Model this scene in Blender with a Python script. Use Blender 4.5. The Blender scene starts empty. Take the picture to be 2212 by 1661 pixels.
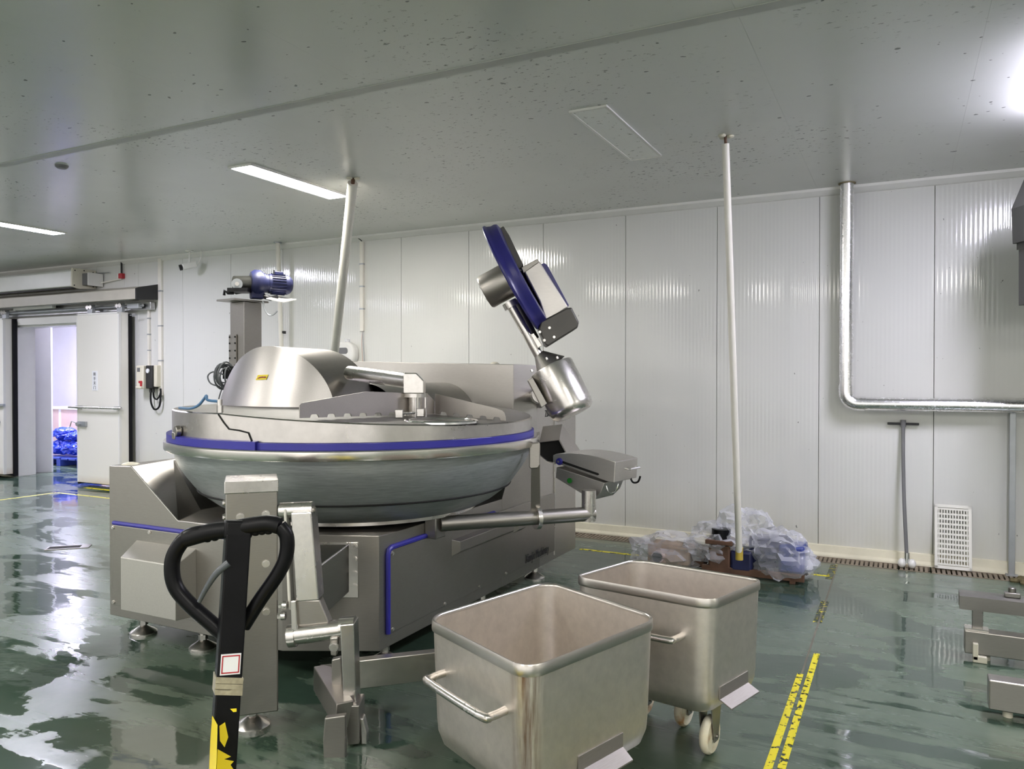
import bpy, bmesh, math, random
from mathutils import Vector, Matrix, noise as mnoise

random.seed(7)
PI = math.pi
SC = bpy.context.scene
COL = SC.collection

# ------------------------------------------------------------------ camera
FOC = 1667.0                      # focal length in pixels of the 2212 x 1661 frame
YAW, PITCH = math.radians(26.851), math.radians(0.670)
cam_d = bpy.data.cameras.new('camera')
cam = bpy.data.objects.new('camera', cam_d)
COL.objects.link(cam)
cam.location = (0, 0, 1.5)
cam.rotation_euler = (PI/2 - PITCH, 0, YAW)
cam_d.sensor_width = 36.0
cam_d.lens = 36.0*FOC/2212.0
cam_d.clip_start = 0.05
cam_d.clip_end = 100
SC.camera = cam

# ------------------------------------------------------------------ light and exposure
W = bpy.data.worlds.new('world'); SC.world = W
W.use_nodes = True
W.node_tree.nodes['Background'].inputs[0].default_value = (0.92, 0.9, 0.86, 1)
W.node_tree.nodes['Background'].inputs[1].default_value = 0.52
SC.view_settings.view_transform = 'Standard'
SC.view_settings.look = 'None'
SC.view_settings.gamma = 1.0
SC.view_settings.use_curve_mapping = False
SC.view_settings.exposure = 1.70
LAMP = 40.0                        # emission of a lit ceiling panel
LAMP_COL = (1.0, 0.965, 0.90)
COOL_COL = (0.86, 0.84, 1.0)
try:
    SC.cycles.max_bounces = 10
    SC.cycles.diffuse_bounces = 6
    SC.cycles.glossy_bounces = 5
    SC.cycles.transparent_max_bounces = 16
    SC.cycles.sample_clamp_indirect = 6.0
    SC.cycles.caustics_reflective = False
    SC.cycles.caustics_refractive = False
except Exception:
    pass

# ------------------------------------------------------------------ survey: where points seen in the photograph stand
FW = Vector((-math.sin(YAW)*math.cos(PITCH), math.cos(YAW)*math.cos(PITCH), -math.sin(PITCH)))
RT = Vector((math.cos(YAW), math.sin(YAW), 0))
UP = RT.cross(FW)
FH = Vector((-math.sin(YAW), math.cos(YAW), 0))       # level forward
EYE = Vector((0, 0, 1.5))
ZZ = Vector((0, 0, 1))
def ray(x, y): return FW + RT*((x-1106.0)/FOC) - UP*((y-830.5)/FOC)
def pt(x, y, d): return EYE + ray(x, y)*d
def onZ(x, y, z): r = ray(x, y); return EYE + r*((z-1.5)/r.z)
def onX(x, y, X): r = ray(x, y); return EYE + r*(X/r.x)
def onY(x, y, Y): r = ray(x, y); return EYE + r*(Y/r.y)
def onP(x, y, p0, n): r = ray(x, y); return EYE + r*(((p0-EYE).dot(n))/r.dot(n))

# ------------------------------------------------------------------ mesh builder
class MB:
    def __init__(self): self.bm = bmesh.new()
    def v(self, p): return self.bm.verts.new(p)
    def face(self, vs):
        try: return self.bm.faces.new(vs)
        except ValueError: return None
    def hexa(self, lo, hi):                     # two matching rings of points -> closed solid
        a = [self.v(p) for p in lo]; b = [self.v(p) for p in hi]; n = len(a)
        self.face(a[::-1]); self.face(b)
        for i in range(n): self.face((a[i], a[(i+1) % n], b[(i+1) % n], b[i]))
        return self
    def box(self, c, s, ax=None):
        c = Vector(c); hx, hy, hz = s[0]/2, s[1]/2, s[2]/2
        if ax is None: ax = (Vector((1, 0, 0)), Vector((0, 1, 0)), ZZ)
        X, Y, Z = ax
        q = [(-1, -1), (1, -1), (1, 1), (-1, 1)]
        return self.hexa([c+X*hx*a+Y*hy*b-Z*hz for a, b in q], [c+X*hx*a+Y*hy*b+Z*hz for a, b in q])
    def bb(self, x0, x1, y0, y1, z0, z1):
        return self.box(((x0+x1)/2, (y0+y1)/2, (z0+z1)/2), (x1-x0, y1-y0, z1-z0))
    def prism(self, pts, vec):
        vec = Vector(vec); pts = [Vector(p) for p in pts]
        return self.hexa(pts, [p+vec for p in pts])
    def cyl(self, p0, p1, r0, r1=None, seg=24):
        p0 = Vector(p0); p1 = Vector(p1); r1 = r0 if r1 is None else r1
        d = (p1-p0).normalized(); a = d.orthogonal().normalized(); b = d.cross(a)
        c = [(math.cos(2*PI*i/seg), math.sin(2*PI*i/seg)) for i in range(seg)]
        return self.hexa([p0+(a*x+b*y)*r0 for x, y in c], [p1+(a*x+b*y)*r1 for x, y in c])
    def lathe(self, prof, c, axis=None, seg=96, a0=0.0, a1=2*PI, ref=None, caps=False):
        c = Vector(c); axis = ZZ if axis is None else Vector(axis).normalized()
        if ref is None: ref = Vector((1, 0, 0)) if abs(axis.x) < .9 else Vector((0, 1, 0))
        a = (ref-axis*ref.dot(axis)).normalized(); b = axis.cross(a)
        full = abs(a1-a0-2*PI) < 1e-6
        n = seg if full else seg+1
        rings = []
        for i in range(n):
            t = a0+(a1-a0)*i/seg; d = a*math.cos(t)+b*math.sin(t)
            rings.append([self.v(c+d*r+axis*z) for r, z in prof])
        m = len(prof)
        for i in range(n if full else n-1):
            A, B = rings[i], rings[(i+1) % n]
            for j in range(m-1): self.face((A[j], B[j], B[j+1], A[j+1]))
        if caps and not full: self.face(rings[0]); self.face(rings[-1][::-1])
        return self
    def tube(self, pts, r, seg=12, closed=False, smooth=0, rad=None):
        pts = [Vector(p) for p in pts]
        if smooth: pts = catmull(pts, smooth, closed)
        n = len(pts); rings = []; prev = None
        for i in range(n):
            if closed: t = pts[(i+1) % n]-pts[i-1]
            else: t = pts[min(i+1, n-1)]-pts[max(i-1, 0)]
            t.normalize()
            if prev is None: prev = t.orthogonal().normalized()
            a = (prev-t*prev.dot(t)).normalized(); prev = a; b = t.cross(a)
            rr = r if rad is None else rad(i/(n-1))
            rings.append([self.v(pts[i]+(a*math.cos(2*PI*k/seg)+b*math.sin(2*PI*k/seg))*rr) for k in range(seg)])
        for i in range(n if closed else n-1):
            A, B = rings[i], rings[(i+1) % n]
            for k in range(seg): self.face((A[k], A[(k+1) % seg], B[(k+1) % seg], B[k]))
        if not closed: self.face(rings[0][::-1]); self.face(rings[-1])
        return self
    def quad(self, *p): self.face([self.v(q) for q in p]); return self
    def ball(self, c, r, s=(1, 1, 1), seg=20, top=False):
        prof = []; n = seg//2; lo = 0 if top else -n//2
        for i in range(n+1):
            t = (-PI/2 if not top else 0)+(PI if not top else PI/2)*i/n
            prof.append((max(math.cos(t)*r, 1e-4), math.sin(t)*r))
        st = len(self.bm.verts)
        self.lathe(prof, (0, 0, 0), seg=seg)
        self.bm.verts.ensure_lookup_table()
        c = Vector(c)
        for v in self.bm.verts[st:]: v.co = Vector((v.co.x*s[0], v.co.y*s[1], v.co.z*s[2]))+c
        return self
    def build(self, name, mat, parent=None, smooth=True, bevel=0.0, bseg=2, solid=0.0, weld=True, angle=38, label=None):
        bm = self.bm
        if weld: bmesh.ops.remove_doubles(bm, verts=bm.verts, dist=1e-5)
        bmesh.ops.recalc_face_normals(bm, faces=bm.faces)
        off = OFF.get(parent.name, Vector()) if parent else Vector()
        if off.length: bmesh.ops.translate(bm, verts=bm.verts, vec=-off)
        me = bpy.data.meshes.new(name); bm.to_mesh(me); bm.free()
        return link(name, me, mat, parent, smooth, bevel, bseg, solid, angle, label)

OFF = {}
def link(name, me, mat, parent=None, smooth=True, bevel=0, bseg=2, solid=0, angle=38, label=None):
    o = bpy.data.objects.new(name, me); COL.objects.link(o)
    if mat and not me.materials: me.materials.append(mat)
    if smooth:
        me.polygons.foreach_set('use_smooth', [True]*len(me.polygons))
        me.set_sharp_from_angle(angle=math.radians(angle))
    if solid:
        m = o.modifiers.new('sheet', 'SOLIDIFY'); m.thickness = solid; m.offset = 0
    if bevel:
        m = o.modifiers.new('edge', 'BEVEL'); m.width = bevel; m.segments = bseg; m.limit_method = 'ANGLE'; m.angle_limit = math.radians(40)
    if parent:
        o.parent = parent; OFF[o.name] = OFF.get(parent.name, Vector())
    if label: o['label'] = label
    return o
def tag(o, label, cat, group=None):
    o['label'] = label; o['category'] = cat
    if group: o['group'] = group
    return o
def thing(name, label, cat, loc, group=None):
    o = bpy.data.objects.new(name, None); COL.objects.link(o)
    o.location = loc; o.empty_display_size = .1
    OFF[o.name] = Vector(loc)
    return tag(o, label, cat, group)
def struct(o): o['kind'] = 'structure'; return o
def copy_tree(o, parent=None, delta=None):
    c = o.copy(); COL.objects.link(c)
    if parent: c.parent = parent
    if delta is not None: c.location = o.location+Vector(delta)
    OFF[c.name] = OFF.get(o.name, Vector())+(Vector(delta) if delta is not None else Vector())
    for ch in list(o.children): copy_tree(ch, c)
    return c
def catmull(p, n, closed=False):
    out = []; N = len(p)
    for i in range(N if closed else N-1):
        g = (lambda k: p[k % N]) if closed else (lambda k: p[min(max(k, 0), N-1)])
        p0, p1, p2, p3 = g(i-1), g(i), g(i+1), g(i+2)
        for k in range(n):
            t = k/n
            out.append(0.5*((2*p1)+(-p0+p2)*t+(2*p0-5*p1+4*p2-p3)*t*t+(-p0+3*p1-3*p2+p3)*t**3))
    if not closed: out.append(p[-1].copy())
    return out
def rrect(w, h, r, n=5, cx=0, cy=0):            # rounded rectangle in 2D
    out = []
    for sx, sy, a in ((1, 1, 0), (-1, 1, PI/2), (-1, -1, PI), (1, -1, 1.5*PI)):
        for i in range(n+1):
            t = a+PI/2*i/n
            out.append((cx+sx*(w/2-r)+r*math.cos(t), cy+sy*(h/2-r)+r*math.sin(t)))
    return out

# ------------------------------------------------------------------ materials
def nmat(name):
    m = bpy.data.materials.new(name); m.use_nodes = True
    nt = m.node_tree; return m, nt, nt.nodes['Principled BSDF']
def setp(b, **k):
    names = dict(col='Base Color', rough='Roughness', metal='Metallic', spec='Specular IOR Level', alpha='Alpha', coat='Coat Weight', coatr='Coat Roughness', aniso='Anisotropic', trans='Transmission Weight', ior='IOR')
    for a, v in k.items():
        if a == 'col' and len(v) == 3: v = (*v, 1)
        b.inputs[names[a]].default_value = v
def node(nt, t, **k):
    n = nt.nodes.new(t)
    for a, v in k.items(): setattr(n, a, v)
    return n
def coords(nt, sc=(1, 1, 1), rot=(0, 0, 0), src='Object'):
    tc = node(nt, 'ShaderNodeTexCoord'); mp = node(nt, 'ShaderNodeMapping')
    mp.inputs['Scale'].default_value = sc; mp.inputs['Rotation'].default_value = rot
    nt.links.new(tc.outputs[src], mp.inputs['Vector']); return mp.outputs['Vector']
def world_pos(nt, sc=(1, 1, 1), rot=(0, 0, 0)):
    g = node(nt, 'ShaderNodeNewGeometry'); mp = node(nt, 'ShaderNodeMapping')
    mp.inputs['Scale'].default_value = sc; mp.inputs['Rotation'].default_value = rot
    nt.links.new(g.outputs['Position'], mp.inputs['Vector']); return mp.outputs['Vector']
def noise(nt, vec, scale, detail=4, rough=.55, dist=0):
    n = node(nt, 'ShaderNodeTexNoise'); n.inputs['Scale'].default_value = scale; n.inputs['Detail'].default_value = detail
    n.inputs['Roughness'].default_value = rough; n.inputs['Distortion'].default_value = dist
    nt.links.new(vec, n.inputs['Vector']); return n.outputs['Fac']
def ramp(nt, fac, *stops):
    r = node(nt, 'ShaderNodeValToRGB'); e = r.color_ramp.elements
    while len(e) < len(stops): e.new(.5)
    for i, (p, c) in enumerate(stops):
        e[i].position = p; e[i].color = (c, c, c, 1) if isinstance(c, (int, float)) else (*c, 1)
    nt.links.new(fac, r.inputs['Fac']); return r.outputs['Color']
def mixc(nt, fac, a, b, mode='MIX'):
    m = node(nt, 'ShaderNodeMix', data_type='RGBA', blend_type=mode)
    for s, v in ((0, fac), (6, a), (7, b)):
        if isinstance(v, (int, float)): m.inputs[s].default_value = v
        elif isinstance(v, tuple): m.inputs[s].default_value = (*v, 1)
        else: nt.links.new(v, m.inputs[s])
    return m.outputs[2]
def math_(nt, op, a, b=None):
    m = node(nt, 'ShaderNodeMath', operation=op)
    for i, v in enumerate((a, b)):
        if v is None: continue
        if isinstance(v, (int, float)): m.inputs[i].default_value = v
        else: nt.links.new(v, m.inputs[i])
    return m.outputs[0]
def bump(nt, b, h, strength=.2, dist=.01, inp='Normal'):
    n = node(nt, 'ShaderNodeBump'); n.inputs['Strength'].default_value = strength; n.inputs['Distance'].default_value = dist
    nt.links.new(h, n.inputs['Height']); nt.links.new(n.outputs['Normal'], b.inputs[inp]); return n

def steel(name, col=(.385, .365, .335), rough=.38, brush=(3, 3, 90), amp=.10, dirt=.25, bumpy=.05, bmix=.22):
    m, nt, b = nmat(name); setp(b, metal=1.0)
    f1 = noise(nt, coords(nt, brush), 9, 3, .6)
    f2 = noise(nt, coords(nt, (1, 1, 1)), 3.1, 6, .62)
    base = mixc(nt, math_(nt, 'MULTIPLY', f2, dirt), tuple(col), tuple(c*.45 for c in col))
    base = mixc(nt, bmix, base, ramp(nt, f1, (.3, (col[0]*.7, col[1]*.7, col[2]*.7)), (.7, (col[0]*1.2, col[1]*1.2, col[2]*1.2))))
    nt.links.new(base, b.inputs['Base Color'])
    r = math_(nt, 'ADD', rough-amp, math_(nt, 'MULTIPLY', f2, amp*2))
    nt.links.new(r, b.inputs['Roughness'])
    if bumpy: bump(nt, b, f1, bumpy, .002)
    return m
def plain(name, col, rough=.5, metal=0.0, spec=.5, var=.12, scale=6, bmp=0.0, **k):
    m, nt, b = nmat(name); setp(b, metal=metal, rough=rough, spec=spec, **k)
    f = noise(nt, coords(nt), scale, 5)
    c2 = tuple(max(0, c*(1-var*2)) for c in col); c1 = tuple(min(1, c*(1+var)) for c in col)
    nt.links.new(mixc(nt, f, c2, c1), b.inputs['Base Color'])
    if bmp: bump(nt, b, f, bmp, .004)
    return m

M = {}
M['steel'] = steel('brushed_stainless')
M['steel_h'] = steel('brushed_stainless_level', brush=(3, 90, 3))
M['steel_bright'] = steel('bright_stainless', (.72, .69, .66), .27, brush=(4, 4, 4), dirt=.12, bumpy=0)
M['steel_satin'] = steel('satin_stainless', (.47, .44, .41), .42, brush=(40, 40, 40), amp=.06, dirt=.3, bumpy=.03)
M['steel_hood'] = steel('hood_stainless', (.44, .42, .405), .36, brush=(60, 60, 4), dirt=.12)
M['steel_bowl'] = steel('cast_bowl_steel', (.42, .45, .45), .46, brush=(1.2, 1.2, 16), amp=.10, dirt=.6, bmix=.6)
M['steel_bowl'].node_tree.nodes['Principled BSDF'].inputs['Metallic'].default_value = .55
M['steel_dark'] = steel('dark_sheet_steel', (.30, .29, .27), .38, dirt=.3)
M['darkpaint'] = plain('dark_satin_metal', (.10, .095, .088), .42, .6, var=.1)
M['chrome'] = plain('chrome', (.8, .8, .8), .1, 1.0, var=.03)
M['blue'] = plain('blue_gasket', (.034, .031, .33), .38, var=.1)
M['blue_disc'] = plain('blue_plastic_disc', (.028, .026, .18), .30, var=.15)
M['navy'] = plain('navy_motor_paint', (.012, .016, .075), .48, var=.3, bmp=.1)
M['black'] = plain('black_rubber', (.006, .006, .0075), .48, spec=.2, var=.3)
M['blackpaint'] = plain('worn_black_paint', (.006, .006, .0075), .36, spec=.18, var=.4, scale=12, bmp=.15)
M['darkhole'] = plain('dark_recess', (.006, .006, .006), .8)  # near black for slots and gaps; also painted-in shade of well and chute
M['cream'] = plain('cream_plastic', (.72, .68, .56), .4, var=.08)
M['white'] = plain('white_enamel', (.78, .77, .74), .3, var=.04)
M['pvc'] = plain('white_pvc', (.80, .77, .70), .38, var=.06)
M['green'] = plain('green_button', (.02, .22, .03), .35, var=.1)
M['red'] = plain('red_plastic', (.45, .02, .03), .35, var=.1)
M['yellow'] = plain('yellow_label', (.85, .68, .02), .45, var=.03)
M['redprint'] = plain('dark_red_print', (.30, .03, .05), .5, var=.05)
M['ink'] = plain('black_ink', (.02, .02, .02), .6, var=.1)
M['paper'] = plain('white_paper', (.82, .83, .86), .6, var=.02)
M['hose'] = plain('blue_hose', (.10, .22, .40), .35, var=.1)
M['alu'] = plain('aluminium', (.72, .72, .73), .30, 1.0, var=.08)
M['galv'] = plain('galvanised_steel', (.46, .48, .50), .45, .7, var=.15)
M['grimygrey'] = plain('grey_sheet_metal', (.085, .085, .08), .5, .3, var=.1)
M['tan'] = plain('rusty_tan_casing', (.45, .30, .18), .6, var=.35, scale=14)
M['rust'] = plain('rusty_steel', (.14, .07, .04), .7, var=.4, scale=14)
M['card'] = plain('pale_cardboard', (.66, .50, .46), .7, var=.06)
M['pallet'] = plain('blue_pallet_plastic', (.05, .09, .45), .45, var=.1)

# worn plastic wheel
m, nt, b = nmat('stained_nylon'); setp(b, rough=.5)
f = noise(nt, coords(nt), 9, 5)
nt.links.new(ramp(nt, f, (.38, (.45, .22, .06)), (.52, (.80, .72, .54)), (.7, (.86, .82, .70))), b.inputs['Base Color']); M['nylon'] = m

# wall panels: glossy coated sheet with fine upright ribs, grime near the floor
m, nt, b = nmat('ribbed_wall_panel'); setp(b, rough=.2, spec=.5)
wp = world_pos(nt); sx = node(nt, 'ShaderNodeSeparateXYZ'); nt.links.new(wp, sx.inputs[0])
rib = math_(nt, 'SINE', math_(nt, 'MULTIPLY', sx.outputs['X'], 2*PI/.032))
big = noise(nt, wp, .9, 3)
bn = bump(nt, b, math_(nt, 'ADD', math_(nt, 'MULTIPLY', rib, .5), math_(nt, 'MULTIPLY', big, 4.0)), .45, .0012)
dirt = noise(nt, world_pos(nt, (1, 1, .35)), 4.5, 6, .65)
low = ramp(nt, sx.outputs['Z'], (.05, 1.0), (.55, 0.0))
base = mixc(nt, math_(nt, 'MULTIPLY', math_(nt, 'MULTIPLY', dirt, low), .55), (.68, .68, .655), (.46, .43, .24))
spk = noise(nt, world_pos(nt, (1, 1, .6)), 26, 2)
base = mixc(nt, ramp(nt, spk, (.745, 0.0), (.775, .8)), base, (.10, .10, .09))
nt.links.new(base, b.inputs['Base Color'])
nt.links.new(math_(nt, 'ADD', .05, math_(nt, 'MULTIPLY', dirt, .10)), b.inputs['Roughness']); M['wall'] = m

# ceiling panels with mould specks
m, nt, b = nmat('ceiling_panel_sheet'); setp(b, rough=.3, spec=.45)
wp = world_pos(nt)
stain = noise(nt, wp, 1.1, 5, .6)
patch = ramp(nt, noise(nt, world_pos(nt, (1, .8, 1)), .75, 3), (.51, 0.0), (.63, 1.0))
sp = noise(nt, world_pos(nt, (14, 22, 1)), 1.6, 3, .65)
spm = ramp(nt, sp, (.615, 0.0), (.665, 1.0))
mould = math_(nt, 'MULTIPLY', math_(nt, 'MULTIPLY', spm, patch), .8)
sp2 = ramp(nt, noise(nt, world_pos(nt, (9, 12, 1)), 1.9, 1), (.752, 0.0), (.77, 1.0))
base = mixc(nt, stain, (.66, .665, .645), (.74, .745, .73))
base = mixc(nt, math_(nt, 'MAXIMUM', mould, math_(nt, 'MULTIPLY', sp2, .75)), base, (.06, .06, .055))
nt.links.new(base, b.inputs['Base Color'])
nt.links.new(math_(nt, 'ADD', .17, math_(nt, 'MULTIPLY', stain, .14)), b.inputs['Roughness']); M['ceil'] = m

# wet green epoxy floor
m, nt, b = nmat('wet_green_epoxy'); setp(b, spec=.75)
wp = world_pos(nt)
streak = noise(nt, world_pos(nt, (.5, 7, 1), (0, 0, 1.05)), 1.3, 4, .6)
wet = noise(nt, world_pos(nt, (.55, .85, 1), (0, 0, .5)), 1.6, 6, .6, .7)
wet = math_(nt, 'ADD', wet, math_(nt, 'MULTIPLY', math_(nt, 'SUBTRACT', streak, .5), .35))
wetm = ramp(nt, wet, (.485, 0.0), (.52, 1.0))
fine = noise(nt, wp, 7, 6, .65)
col = mixc(nt, fine, (.060, .100, .068), (.118, .155, .112))
col = mixc(nt, math_(nt, 'MULTIPLY', wetm, .75), col, (.022, .048, .033))
brown = ramp(nt, noise(nt, wp, .8, 4), (.55, 0.0), (.75, .5))
col = mixc(nt, brown, col, (.075, .08, .05))
nt.links.new(col, b.inputs['Base Color'])
rg = math_(nt, 'SUBTRACT', .27, math_(nt, 'MULTIPLY', wetm, .22))
rg = math_(nt, 'ADD', rg, math_(nt, 'MULTIPLY', math_(nt, 'SUBTRACT', streak, .5), .10))
rg = math_(nt, 'MAXIMUM', rg, .025)
nt.links.new(rg, b.inputs['Roughness'])
wav = noise(nt, world_pos(nt, (1, 1.6, 1)), 3.0, 3, .5)
hh = math_(nt, 'ADD', math_(nt, 'MULTIPLY', wav, .8), math_(nt, 'MULTIPLY', fine, .10))
bump(nt, b, hh, .16, .018); M['floor'] = m

def lamp_mat(name, col, s):
    m = bpy.data.materials.new(name); m.use_nodes = True; nt = m.node_tree
    nt.nodes.remove(nt.nodes['Principled BSDF']); e = node(nt, 'ShaderNodeEmission')
    e.inputs[0].default_value = (*col, 1); e.inputs[1].default_value = s
    nt.links.new(e.outputs[0], nt.nodes['Material Output'].inputs[0]); return m
M['lamp'] = lamp_mat('lit_diffuser', LAMP_COL, LAMP)
M['lamp_cool'] = lamp_mat('lit_cool_diffuser', COOL_COL, LAMP*1.1)
M['lamp_room'] = lamp_mat('lit_violet_diffuser', (.80, .76, 1.0), LAMP*1.6)
# unlit mouldy diffuser
m, nt, b = nmat('mouldy_diffuser'); setp(b, rough=.35)
f = noise(nt, coords(nt, (14, 14, 1)), 1.4, 4, .65)
nt.links.new(mixc(nt, ramp(nt, f, (.60, 0.0), (.68, .85)), (.92, .92, .90), (.10, .09, .06)), b.inputs['Base Color']); M['mouldy'] = m
# worn yellow paint: flakes gone in places
def flaky(name, col, thr, scale=22):
    m, nt, b = nmat(name); setp(b, rough=.45, col=col)
    f = noise(nt, world_pos(nt), scale, 4, .6)
    nt.links.new(ramp(nt, f, (thr, 0.0), (thr+.02, 1.0)), b.inputs['Alpha']); return m
M['tape'] = flaky('worn_yellow_paint', (.80, .70, .02), .43, 30)
M['tape2'] = flaky('flaked_yellow_paint', (.78, .68, .03), .58, 34)
M['tape_thin'] = flaky('thin_yellow_line', (.72, .66, .15), .38, 12)
# clear film
m, nt, b = nmat('clear_plastic_film'); setp(b, col=(.86, .87, .93), rough=.12, spec=.8, alpha=.38)
f = noise(nt, coords(nt), 14, 4); bump(nt, b, f, .5, .02)
fr = node(nt, 'ShaderNodeLayerWeight'); fr.inputs[0].default_value = .45
nt.links.new(math_(nt, 'ADD', .17, math_(nt, 'MULTIPLY', fr.outputs['Facing'], .55)), b.inputs['Alpha']); M['film'] = m
# glossy blue bag film
m, nt, b = nmat('blue_bag_film'); setp(b, rough=.16, spec=.9)
f = noise(nt, coords(nt), 3.5, 5, .65)
nt.links.new(mixc(nt, f, (.01, .015, .30), (.03, .10, .75)), b.inputs['Base Color'])
bump(nt, b, noise(nt, coords(nt), 9, 4, .6), .8, .05); M['bluebag'] = m
M['taped'] = M['blackpaint']
# rust-run tub steel
M['lug'] = steel('lug_stainless', (.36, .335, .31), .6, dirt=.2)
M['tub'] = steel('tub_stainless', (.80, .745, .685), .46, brush=(3, 3, 3), amp=.07, dirt=.4, bumpy=.04)

def text_mesh(body, size, name, mat, origin, right, up, parent, depth=.0015, sx=1.0):
    cu = bpy.data.curves.new(name, 'FONT'); cu.body = body; cu.size = size; cu.extrude = depth
    o = bpy.data.objects.new(name, cu); COL.objects.link(o)
    dg = bpy.context.evaluated_depsgraph_get(); dg.update()
    me = bpy.data.meshes.new_from_object(o.evaluated_get(dg)); bpy.data.objects.remove(o)
    right = Vector(right).normalized(); up = Vector(up).normalized(); n = right.cross(up)
    off = OFF.get(parent.name, Vector())
    for v in me.vertices: v.co = Vector(origin)+right*v.co.x*sx+up*v.co.y+n*v.co.z-off
    me.materials.clear()
    return link(name, me, mat, parent, smooth=False)

def bolt(parent, p, n, r=.012, h=.010, mat='steel_bright', name='bolt'):
    p = Vector(p); n = Vector(n).normalized()
    return MB().cyl(p-n*.002, p+n*h*.5, r*1.25, seg=16).cyl(p+n*h*.5, p+n*h, r, seg=6).build(name, M[mat], parent)

# ================================================================== SETTING
H = 3.05; WY = 6.92
XL, XR, YB = -16.0, 5.5, -4.2
GY0, GY1, GX0 = 6.64, 6.85, -6.8                      # drain channel along the wall
DX0, DX1, DZ = -11.72, -9.35, 2.22                    # doorway
fl = MB()
for x0, x1, y0, y1 in ((XL, XR, YB, GY0), (XL, GX0, GY0, WY+.2), (GX0, XR, GY1, WY+.2), (-15.5, -8.5, WY+.2, 11.2)):
    fl.bb(x0, x1, y0, y1, -.12, 0)
fl.bb(GX0, XR, GY0, GY1, -.12, -.09)
struct(fl.build('floor', M['floor'], smooth=False))

# back wall: core plus sandwich panels
wall = MB()
wall.bb(XL, DX0, WY+.05, WY+.2, 0, H); wall.bb(DX1, XR, WY+.05, WY+.2, 0, H); wall.bb(DX0, DX1, WY+.05, WY+.2, DZ, H)
wall_back = struct(wall.build('wall_back', M['white'], smooth=False))
PW = .8445
def wall_panel(x0, x1, z0, z1):
    if x1-x0 > .02: MB().bb(x0+.002, x1-.002, WY, WY+.06, z0, z1).build('wall_panel', M['wall'], wall_back, smooth=False, bevel=.002, bseg=1)
k = -19
while .219+k*PW < XR:
    a, c = max(.219+k*PW, XL), min(.219+(k+1)*PW, XR); k += 1
    if c <= XL: continue
    if c <= DX0 or a >= DX1: wall_panel(a, c, .0, H)
    else:
        if a < DX0: wall_panel(a, DX0, 0, H)
        if c > DX1: wall_panel(DX1, c, 0, H)
        wall_panel(max(a, DX0), min(c, DX1), DZ, H)
wl = struct(MB().bb(XL-.15, XL, YB, WY+.2, 0, H).build('wall_left', M['wall'], smooth=False))
wr = struct(MB().bb(XR, XR+.15, YB, WY+.2, 0, H).build('wall_right', M['wall'], smooth=False))
ceiling = struct(MB().bb(XL-.15, XR+.15, YB-.15, WY+.2, H+.04, H+.15).build('ceiling', M['white'], smooth=False))
CW = .96; SEAM = 3.39
k = 0; x = XL
while x < XR-.01:
    x1 = min(x+CW, XR)
    for y0, y1 in ((YB, -2.2), (-2.2, SEAM-.001), (SEAM+.001, WY+.06)):
        MB().bb(x+.0003, x1-.0003, y0+.0003, y1-.0003, H, H+.05).build('ceiling_panel', M['ceil'], ceiling, smooth=False)
    x = x1
struct(MB().bb(XL, XR, SEAM-.035, SEAM+.035, H-.004, H).build('trim_1', plain('ceiling_cover_strip', (.50, .505, .49), .4, var=.08), smooth=False, bevel=.001, bseg=1))
# cove between wall and ceiling, skirting along the floor
cv = [(WY, H-.06), (WY-.012, H-.055), (WY-.045, H-.02), (WY-.05, H), (WY, H)]
struct(MB().prism([(XL, y, z) for y, z in cv], (XR-XL, 0, 0)).build('trim_2', M['white'], smooth=False))
sk = [(WY, 0), (WY-.06, 0), (WY-.058, .012), (WY-.03, .03), (WY-.02, .085), (WY, .09)]
m = plain('yellowed_skirting', (.74, .70, .54), .4, var=.14, scale=5)
struct(MB().prism([(DX1+.15, y, z) for y, z in sk], (XR-DX1-.15, 0, 0)).build('baseboard_back', m, smooth=False))
struct(MB().prism([(XL, y, z) for y, z in sk], (DX0-.1-XL, 0, 0)).build('baseboard_left', m, smooth=False))

# room behind the doorway
rm = plain('cold_room_panel', (.72, .72, .74), .35, var=.03)
struct(MB().bb(-15.6, -15.5, WY+.2, 11.2, 0, 2.7).build('wall_room_left', rm, smooth=False))
struct(MB().bb(-8.5, -8.4, WY+.2, 11.2, 0, 2.7).build('wall_room_right', rm, smooth=False))
struct(MB().bb(-15.6, -8.4, 9.6, 9.7, 0, 2.7).build('wall_room_back', rm, smooth=False))
struct(MB().bb(-15.6, -8.4, WY+.2, 9.7, 2.7, 2.8).build('ceiling_room', rm, smooth=False))
struct(MB().hexa([(-12.30, 7.10, 0.0), (-11.80, 7.46, 0.0), (-11.84, 7.51, 0.0), (-12.34, 7.15, 0.0)], [(-12.30, 7.10, 2.7), (-11.80, 7.46, 2.7), (-11.84, 7.51, 2.7), (-12.34, 7.15, 2.7)]).build('wall_room_partition', rm, smooth=False))
# door frame
df = MB(); df.bb(DX0-.11, DX0+.012, WY-.02, WY+.24, 0, DZ+.1); df.bb(DX1-.012, DX1+.11, WY-.02, WY+.24, 0, DZ+.1); df.bb(DX0+.012, DX1-.012, WY-.02, WY+.24, DZ-.012, DZ+.1)
struct(df.build('trim_3', M['white'], smooth=False, bevel=.004))

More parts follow.
